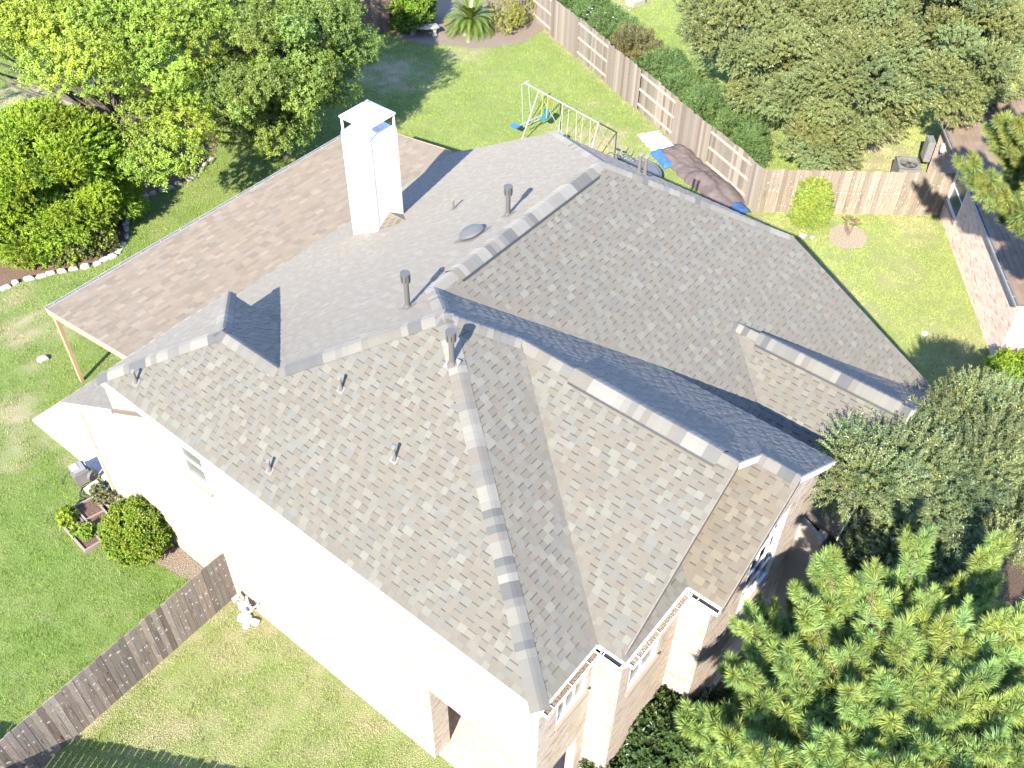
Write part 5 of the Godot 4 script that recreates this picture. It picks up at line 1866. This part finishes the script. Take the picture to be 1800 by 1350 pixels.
func build_swing() -> void:
	var t := thing("swing_set", "metal A-frame swing set with a pale top bar on the back lawn", "swing set", Vector3(21.3, 0, -15.3))
	var L := Vector3(21.42, 2.02, -16.57)
	var R := Vector3(21.05, 2.02, -13.5)
	var en := Vector3(21.55, 2.02, -17.35)
	var pale := Color(0.30, 0.30, 0.27)
	var mint := Color(0.22, 0.30, 0.26)
	var b := MB.new()
	b.cyl(en, R, 0.028, pale, 10)
	b.cyl(en - Vector3(0.22, 0, 0), en + Vector3(0.22, 0, 0), 0.026, pale, 8)
	obj("top_bar", b, M.metal, t)
	for k in [[L, Vector3(20.55, 0, -16.75), pale], [L, Vector3(22.35, 0, -16.1), mint], [R, Vector3(20.25, 0, -13.45), pale], [R, Vector3(22.0, 0, -13.25), pale]]:
		b = MB.new()
		b.cyl(k[1], k[0], 0.022, k[2], 9)
		obj("leg", b, M.metal, t)
	for s in [-0.2, 0.2]:
		b = MB.new()
		b.cyl(en + Vector3(s, 0, 0), en + Vector3(s * 1.3, -1.6, 0.15), 0.018, mint, 8)
		obj("glider_hanger", b, M.metal, t)
	b = MB.new()
	b.bar(Vector3(20.9, 0.42, -17.25), Vector3(22.3, 0.42, -17.0), 0.04, 0.04, mint)
	b.bar(Vector3(20.95, 0.55, -16.9), Vector3(22.1, 0.55, -16.7), 0.03, 0.03, pale)
	obj("glider_bar", b, M.metal, t)
	b = MB.new()
	b.box(Vector3(20.85, 0.5, -17.25), Vector3(0.26, 0.06, 0.34), Color(0.03, 0.11, 0.30))
	obj("glider_seat", b, M.plastic, t)
	b = MB.new()
	b.box(Vector3(21.9, 0.62, -16.6), Vector3(0.30, 0.05, 0.26), Color(0.02, 0.12, 0.17))
	b.box(Vector3(22.02, 0.8, -16.6), Vector3(0.05, 0.34, 0.26), Color(0.02, 0.12, 0.17))
	obj("baby_seat", b, M.plastic, t)
	b = MB.new()
	for s in [-0.12, 0.12]:
		b.cyl(Vector3(21.36, 2.0, -16.2 + s), Vector3(21.85, 0.66, -16.6 + s), 0.012, Color(0.75, 0.50, 0.05), 6)
		b.cyl(Vector3(21.36, 2.0, -15.9 + s), Vector3(22.1, 0.95, -16.5 + s), 0.012, Color(0.75, 0.50, 0.05), 6)
	obj("yellow_straps", b, M.plastic, t)
	b = MB.new()
	b.cyl(Vector3(21.28, 0.62, -15.4), Vector3(21.28, 0.68, -15.4), 0.17, Color(0.14, 0.18, 0.21), 18)
	obj("disc_seat", b, M.plastic, t)
	b = MB.new()
	for a in [-0.12, 0.12]:
		b.cyl(Vector3(21.28 + a, 0.66, -15.4), Vector3(21.26, 2.0, -15.3), 0.007, Color(0.6, 0.6, 0.6), 5)
	obj("chains", b, M.metal, t)
	for z in [-14.75, -14.1]:
		b = MB.new()
		var n := 8
		for i in n:
			var f0 := float(i) / n
			var f1 := float(i + 1) / n
			b.bar(Vector3(21.15, 0.55 - 0.09 * sin(f0 * PI), z - 0.22 + 0.44 * f0), Vector3(21.15, 0.55 - 0.09 * sin(f1 * PI), z - 0.22 + 0.44 * f1), 0.16, 0.012, Color(0.07, 0.08, 0.09) if z > -14.5 else Color(0.45, 0.45, 0.42))
		obj("swing_seat", b, M.plastic, t)
		b = MB.new()
		for a in [-0.22, 0.22]:
			b.cyl(Vector3(21.15, 0.56, z + a), Vector3(21.15, 2.0, z + a * 0.8), 0.007, Color(0.62, 0.6, 0.5), 5)
		obj("chains", b, M.metal, t)
	# small bicycle and folded trampoline beyond the roof
	var bc := thing("bicycle", "small dark bicycle standing at the end of the swing set", "bicycle", Vector3(21.9, 0, -12.95))
	for k in 2:
		var cc := Vector3(21.75 + 0.2 * k, 0.27, -13.2 + 0.62 * k)
		var pts := PackedVector3Array()
		var rd := PackedFloat32Array()
		for i in 21:
			var a := TAU * i / 20
			pts.push_back(cc + Vector3(0.30, 0, 0.95).normalized() * cos(a) * 0.25 + Vector3.UP * sin(a) * 0.25)
			rd.push_back(0.02)
		b = MB.new()
		b.tube(pts, rd, 6, Color(0.05, 0.05, 0.05), false)
		var w := obj("wheel", b, M.plastic, bc)
		b = MB.new()
		for i in 6:
			var a := PI * i / 6
			var d := Vector3(0.30, 0, 0.95).normalized() * cos(a) * 0.24 + Vector3.UP * sin(a) * 0.24
			b.cyl(cc - d, cc + d, 0.004, Color(0.5, 0.5, 0.5), 4)
		obj("spokes", b, M.metal, w)
	b = MB.new()
	var pa := Vector3(21.75, 0.27, -13.2)
	var pb := Vector3(21.95, 0.27, -12.58)
	for sgm in [[pa, Vector3(21.82, 0.62, -12.98)], [Vector3(21.82, 0.62, -12.98), Vector3(21.91, 0.60, -12.70)], [Vector3(21.91, 0.72, -12.70), pb], [Vector3(21.85, 0.28, -12.9), Vector3(21.91, 0.58, -12.70)], [pa, Vector3(21.85, 0.28, -12.9)], [Vector3(21.85, 0.28, -12.9), Vector3(21.80, 0.70, -13.0)]]:
		b.cyl(sgm[0], sgm[1], 0.014, Color(0.10, 0.12, 0.18), 7)
	obj("frame", b, M.metal, bc)
	b = MB.new()
	b.box(Vector3(21.80, 0.72, -13.0), Vector3(0.09, 0.04, 0.18), Color(0.03, 0.03, 0.03))
	b.cyl(Vector3(21.70, 0.76, -12.62), Vector3(22.12, 0.76, -12.76), 0.012, Color(0.05, 0.05, 0.05), 6)
	obj("saddle_and_bar", b, M.plastic, bc)
	var tp := thing("trampoline", "low grey trampoline behind the roof edge", "trampoline", Vector3(21.75, 0, -11.9))
	b = MB.new()
	b.cyl(Vector3(21.45, 0.33, -11.9), Vector3(21.45, 0.34, -11.9), 0.86, Color(0.10, 0.105, 0.115), 30)
	obj("mat", b, M.cloth, tp)
	b = MB.new()
	var rp := PackedVector3Array()
	var rr := PackedFloat32Array()
	for i in 31:
		var a := TAU * i / 30
		rp.push_back(Vector3(21.45 + cos(a) * 0.92, 0.34, -11.9 + sin(a) * 0.92))
		rr.push_back(0.05)
	b.tube(rp, rr, 7, Color(0.06, 0.07, 0.09), false)
	obj("rim", b, M.plastic, tp)
	for i in 6:
		var a := TAU * i / 6
		b = MB.new()
		b.cyl(Vector3(21.45 + cos(a) * 0.88, 0, -11.9 + sin(a) * 0.88), Vector3(21.45 + cos(a) * 0.88, 0.33, -11.9 + sin(a) * 0.88), 0.02, Color(0.2, 0.2, 0.2), 6)
		obj("leg", b, M.metal, tp)


# a draped sheet: rows across from one side to the other, lumpy top
func drape(called: String, label: String, cat: String, a: Vector3, e: Vector3, wid: float, hgt: float, col: Color, sd: int, m: Material, col2 := Color(-1, 0, 0)) -> MeshInstance3D:
	var f := FastNoiseLite.new()
	f.seed = sd
	f.frequency = 1.4
	f.fractal_octaves = 4
	var ax := (e - a)
	var L := ax.length()
	ax /= L
	var sx := ax.cross(Vector3.UP)
	var nu := int(L / 0.07)
	var nv := int(wid / 0.06)
	var g := []
	for i in nu + 1:
		var row := []
		for j in nv + 1:
			var u := float(i) / nu
			var v := float(j) / nv * 2.0 - 1.0
			var prof := pow(clampf(1.0 - pow(absf(v), 2.6), 0, 1), 0.6) * pow(clampf(sin(PI * clampf(u * 0.96 + 0.02, 0, 1)) * 2.2, 0, 1), 0.6)
			var nn := f.get_noise_2d(u * L * 0.45, v * 0.5)
			var fold := absf(f.get_noise_2d(u * L * 1.9 + 40.0, v * 0.7)) * 0.10
			var y := 0.02 + hgt * prof * (0.8 + 0.5 * nn) + fold * (0.2 + 0.5 * prof)
			var w := wid / 2 * (1.0 + 0.22 * f.get_noise_2d(u * 5.0, 9.0 + signf(v)))
			row.push_back(a + ax * (u * L) + sx * v * w + Vector3.UP * maxf(y, 0.012))
		g.push_back(row)
	var b := MB.new()
	var nrm := []
	for i in nu + 1:
		var row := []
		for j in nv + 1:
			var du: Vector3 = g[mini(i + 1, nu)][j] - g[maxi(i - 1, 0)][j]
			var dv: Vector3 = g[i][mini(j + 1, nv)] - g[i][maxi(j - 1, 0)]
			var n := du.cross(dv).normalized()
			if n.y < 0: n = -n
			row.push_back(n)
		nrm.push_back(row)
	for i in nu:
		for j in nv:
			var c := col
			if col2.r >= 0.0 and f.get_noise_2d(i * 0.13, j * 0.16 + 70.0) > 0.05: c = col2
			var q := [g[i][j], g[i + 1][j], g[i + 1][j + 1], g[i][j + 1]]
			var n := [nrm[i][j], nrm[i + 1][j], nrm[i + 1][j + 1], nrm[i][j + 1]]
			if (q[1] - q[0]).cross(q[2] - q[0]).y < 0:
				q.reverse()
				n.reverse()
			b.tris(q[0], q[1], q[2], n[0], n[1], n[2], c)
			b.tris(q[0], q[2], q[3], n[0], n[2], n[3], c)
	var o := obj(called, b, m)
	tag(o, label, cat)
	return o


func build_tarp() -> void:
	drape("brown_tarpaulin", "long crumpled brown tarpaulin over a pile beside the back fence", "tarpaulin", Vector3(23.95, 0, -12.15), Vector3(22.35, 0, -8.1), 1.25, 0.42, Color(0.098, 0.074, 0.064), 7, M.cloth)
	drape("pale_tarpaulin", "white and light blue plastic sheet at the far end of the pile", "tarpaulin", Vector3(24.45, 0, -13.3), Vector3(23.75, 0, -11.9), 0.95, 0.22, Color(0.70, 0.74, 0.76), 8, M.cloth, Color(0.42, 0.62, 0.74))
	drape("blue_tarpaulin", "bright blue tarpaulin edge poking out from under the brown one", "tarpaulin", Vector3(23.55, 0, -12.35), Vector3(22.95, 0, -11.3), 0.55, 0.25, Color(0.03, 0.10, 0.27), 9, M.cloth)
	drape("blue_scrap", "scrap of blue tarpaulin at the house end of the pile", "tarpaulin", Vector3(22.5, 0, -8.35), Vector3(22.2, 0, -7.6), 0.6, 0.2, Color(0.02, 0.06, 0.16), 10, M.cloth)
	var b := MB.new()
	b.obox(Vector3(23.85, 0.05, -12.85), Vector3(-0.30, 0.0, 0.68), Vector3(0, 0.02, 0), Vector3(0.13, 0, 0.055), Color(0.40, 0.34, 0.26))
	tag(obj("plank", b, M.beam), "weathered plank lying on the lawn beside the white plastic sheet", "plank")


func build_neighbour() -> void:
	var a := Vector3(28.75, 0, -3.55)      # far corner by the air conditioner
	var c := Vector3(20.45, 0, 2.22)       # near corner
	var e := (c - a).normalized()
	var n := Vector3(-e.z, 0, e.x)          # towards the lawn
	if n.dot(Vector3(-1, 0, -1)) < 0: n = -n
	var L := a.distance_to(c)
	var hs := thing("neighbour_house", "neighbouring pink brick house with a dark brown roof at the right edge", "house", a)
	var hgt := 2.35
	var base := Color(0.74, 0.58, 0.48)
	var win := Rect2(2.55, 0.75, 1.35, 1.35)
	brick_wall(a, e, n, PackedVector2Array([Vector2(0, 0), Vector2(L, 0), Vector2(L, hgt), Vector2(0, hgt)]), [win], hs, base)
	var back := -n
	brick_wall(c, back, e, PackedVector2Array([Vector2(0.0, 0), Vector2(9, 0), Vector2(9, hgt), Vector2(0.0, hgt)]), [], hs, base)
	brick_wall(a, back, -e, PackedVector2Array([Vector2(0.0, 0), Vector2(9, 0), Vector2(9, hgt), Vector2(0.0, hgt)]), [], hs, base, 0.2, false)
	lay_bricks(hs, 40)
	M.dark_screen = mat("dark_screen", 0.25)
	window(hs, a, e, n, win, 1, 2, 0.05, "window", Color(0.05, 0.075, 0.07))
	# roof: two slopes met by a hip at the near corner
	var lawn_edge := 0.12
	var rise := 0.46
	var e0 := a + n * lawn_edge - e * 0.3
	var e1 := c + n * lawn_edge + e * 0.15
	var dpt := 5.6
	var r0 := e0 + back * dpt
	var r1 := e1 + back * dpt - e * dpt
	var y0 := hgt + 0.12
	var d := MB.new()
	var ring := [e0 + Vector3.UP * y0, e1 + Vector3.UP * y0, r1 + Vector3.UP * (y0 + rise * dpt), r0 + Vector3.UP * (y0 + rise * dpt)]
	d.quad(ring[0], ring[3], ring[2], ring[1], Color(0.1, 0.08, 0.07))
	var far := e1 + back * dpt * 2.0
	d.tri(ring[1], ring[2], far + Vector3.UP * y0, Color(0.1, 0.08, 0.07))
	var back0 := e0 + back * dpt * 2.0
	d.quad(ring[2], ring[3], back0 + Vector3.UP * y0, far + Vector3.UP * y0, Color(0.1, 0.08, 0.07))
	d.tri(ring[3], ring[0], back0 + Vector3.UP * y0, Color(0.5, 0.33, 0.25))
	var rf0 := obj("roof", d, M.shingle, hs)
	# courses of dark shingles
	var sb := MB.new()
	var k := sqrt(1.0 + rise * rise)
	var nrm := (n * rise + Vector3.UP).normalized()
	var t := 0.0
	while t < dpt:
		var s0 := 0.0
		var len0 := e0.distance_to(e1) - t
		s0 = -rf(0.0, 0.3)
		while s0 < len0:
			var w := rf(0.22, 0.42)
			var x0 := maxf(s0, 0.0)
			var x1 := minf(s0 + w - 0.004, len0)
			if x1 > x0:
				var tt := minf(t + 0.15, dpt)
				var p0 := e0 + e * x0 + back * t + Vector3.UP * (y0 + rise * t)
				var p1 := e0 + e * x1 + back * t + Vector3.UP * (y0 + rise * t)
				var p2 := e0 + e * x1 + back * tt + Vector3.UP * (y0 + rise * tt)
				var p3 := e0 + e * x0 + back * tt + Vector3.UP * (y0 + rise * tt)
				var hn := nrm * 0.016
				var ln := nrm * 0.006
				var col := vary([Color(0.185, 0.147, 0.122), Color(0.160, 0.130, 0.108), Color(0.205, 0.162, 0.134)][rng.randi() % 3], 0.06)
				if (p1 - p0).cross(p2 - p0).dot(nrm) > 0: sb.quad(p0 + hn, p1 + hn, p2 + ln, p3 + ln, col)
				else: sb.quad(p0 + hn, p3 + ln, p2 + ln, p1 + hn, col)
				sb.quad(p0, p1, p1 + hn, p0 + hn, col * 0.8)
			s0 += w
		t += 0.145
	obj("shingle_courses", sb, M.shingle, rf0, "stuff")
	gutter(hs, e0 + Vector3.UP * (y0 - 0.01), e1 + Vector3.UP * (y0 - 0.01), n, Color(0.16, 0.14, 0.12), 0.10, 0.08, Color(0.30, 0.30, 0.30))
	var lb := MB.new()
	var lp := a + e * 0.75 + n * 0.05 + Vector3.UP * 1.75
	lb.obox(lp, e * 0.07, Vector3.UP * 0.14, n * 0.06, Color(0.8, 0.79, 0.76))
	lb.obox(lp - Vector3.UP * 0.19, e * 0.05, Vector3.UP * 0.05, n * 0.05, Color(0.06, 0.06, 0.06))
	obj("wall_light", lb, M.paint, hs)
	# utility cabinet on the wall
	var cb := MB.new()
	var cp := a - e * 0.35 + n * 0.12 + Vector3.UP * 1.0
	cb.obox(cp, e * 0.25, Vector3.UP * 0.42, n * 0.12, Color(0.17, 0.17, 0.17))
	cb.obox(cp + n * 0.125, e * 0.22, Vector3.UP * 0.38, n * 0.006, Color(0.20, 0.20, 0.20))
	obj("meter_cabinet", cb, M.paint, hs)
	# air conditioner
	var ac := thing("air_conditioner", "grey outdoor air conditioner with a round fan grille behind the side fence", "air conditioner", Vector3(27.75, 0, -4.05))
	var q := Vector3(27.75, 0, -4.05)
	var m := MB.new()
	m.obox(q + Vector3.UP * 0.05, e * 0.5, Vector3.UP * 0.05, n * 0.5, Color(0.5, 0.49, 0.46))
	obj("pad", m, M.concrete, ac)
	m = MB.new()
	for s in [-1, 1]:
		m.obox(q + e * 0.40 * s + Vector3.UP * 0.5, e * 0.015, Vector3.UP * 0.4, n * 0.385, Color(0.15, 0.15, 0.145))
		m.obox(q + n * 0.40 * s + Vector3.UP * 0.5, e * 0.415, Vector3.UP * 0.4, n * 0.015, Color(0.15, 0.15, 0.145))
	obj("case", m, M.metal, ac)
	m = MB.new()
	for i in 32:
		var a0 := TAU * i / 32
		var a1 := TAU * (i + 1) / 32
		var am := (a0 + a1) / 2
		var in0 := q + (e * cos(a0) + n * sin(a0)) * 0.33 + Vector3.UP * 0.90
		var in1 := q + (e * cos(a1) + n * sin(a1)) * 0.33 + Vector3.UP * 0.90
		var sc0 := 0.415 / maxf(absf(cos(a0)), absf(sin(a0)))
		var sc1 := 0.415 / maxf(absf(cos(a1)), absf(sin(a1)))
		var o0 := q + (e * cos(a0) + n * sin(a0)) * sc0 + Vector3.UP * 0.90
		var o1 := q + (e * cos(a1) + n * sin(a1)) * sc1 + Vector3.UP * 0.90
		if (in1 - in0).cross(o1 - in0).y < 0: m.quad(in0, o0, o1, in1, Color(0.18, 0.18, 0.17))
		else: m.quad(in0, in1, o1, o0, Color(0.18, 0.18, 0.17))
		m.quad(in0, in1, in1 - Vector3.UP * 0.12, in0 - Vector3.UP * 0.12, Color(0.2, 0.2, 0.2))
	obj("top_panel", m, M.metal, ac)
	m = MB.new()
	m.cyl(q + Vector3.UP * 0.5, q + Vector3.UP * 0.505, 0.37, Color(0.02, 0.02, 0.02), 24)
	obj("well", m, M.plastic, ac)
	m = MB.new()
	m.cyl(q + Vector3.UP * 0.74, q + Vector3.UP * 0.82, 0.08, Color(0.12, 0.12, 0.12), 14)
	for i in 4:
		var ang := TAU * i / 4 + 0.4
		var dr := e * cos(ang) + n * sin(ang)
		m.obox(q + dr * 0.18 + Vector3.UP * 0.77, dr * 0.13, Vector3.UP * 0.004 + dr.cross(Vector3.UP) * 0.0, dr.cross(Vector3.UP) * 0.075, Color(0.035, 0.035, 0.038))
	obj("fan", m, M.metal, ac)
	m = MB.new()
	for r in [0.1, 0.16, 0.22, 0.28]:
		var rp := PackedVector3Array()
		var rr := PackedFloat32Array()
		for i in 25:
			var ang := TAU * i / 24
			rp.push_back(q + (e * cos(ang) + n * sin(ang)) * r + Vector3.UP * 0.905)
			rr.push_back(0.004)
		m.tube(rp, rr, 4, Color(0.10, 0.10, 0.10), false)
	for i in 8:
		var ang := TAU * i / 8
		var dr := e * cos(ang) + n * sin(ang)
		m.cyl(q + dr * 0.06 + Vector3.UP * 0.905, q + dr * 0.34 + Vector3.UP * 0.905, 0.004, Color(0.10, 0.10, 0.10), 4)
	obj("grille", m, M.metal, ac)


# ---------------------------------------------------------------- scene
func _ready() -> void:
	var cam := Camera3D.new()
	cam.name = "camera"
	add_child(cam)
	cam.position = CAM
	cam.basis = Basis.from_euler(Vector3(-0.80111, -0.90221, 0.01584))
	cam.fov = 41.38
	cam.near = 0.1
	cam.far = 1200.0
	var env := Environment.new()
	env.background_mode = Environment.BG_SKY
	var sky := Sky.new()
	var sm := ProceduralSkyMaterial.new()
	sm.sky_top_color = Color(0.38, 0.49, 0.69)
	sm.sky_horizon_color = Color(0.76, 0.81, 0.87)
	sm.sky_curve = 0.12
	sm.ground_bottom_color = Color(0.25, 0.28, 0.2)
	sm.ground_horizon_color = Color(0.55, 0.62, 0.65)
	sm.sky_energy_multiplier = 1.2
	sm.sun_angle_max = 6.0
	sky.sky_material = sm
	env.sky = sky
	env.ambient_light_source = Environment.AMBIENT_SOURCE_SKY
	env.tonemap_mode = Environment.TONE_MAPPER_LINEAR
	env.tonemap_exposure = 4.3
	env.sdfgi_enabled = true
	env.ssao_enabled = true
	env.ssil_enabled = true
	var we := WorldEnvironment.new()
	we.name = "world_environment"
	we.environment = env
	add_child(we)
	var sun := DirectionalLight3D.new()
	sun.name = "sun"
	sun.light_energy = 1.55
	sun.light_color = Color(1.0, 0.965, 0.905)
	sun.light_angular_distance = 0.5
	sun.shadow_enabled = true
	sun.basis = Basis.looking_at(Vector3(0.772, -0.583, -0.245))
	add_child(sun)

	rng.seed = 20240611
	noise.seed = 5
	noise.frequency = 0.35
	noise.fractal_octaves = 3
	noise2.seed = 6
	noise2.frequency = 0.45
	noise2.fractal_octaves = 4
	make_materials()
	build_ground()
	build_house()
	build_fences()
	build_things()
	build_plants()
	build_grass()
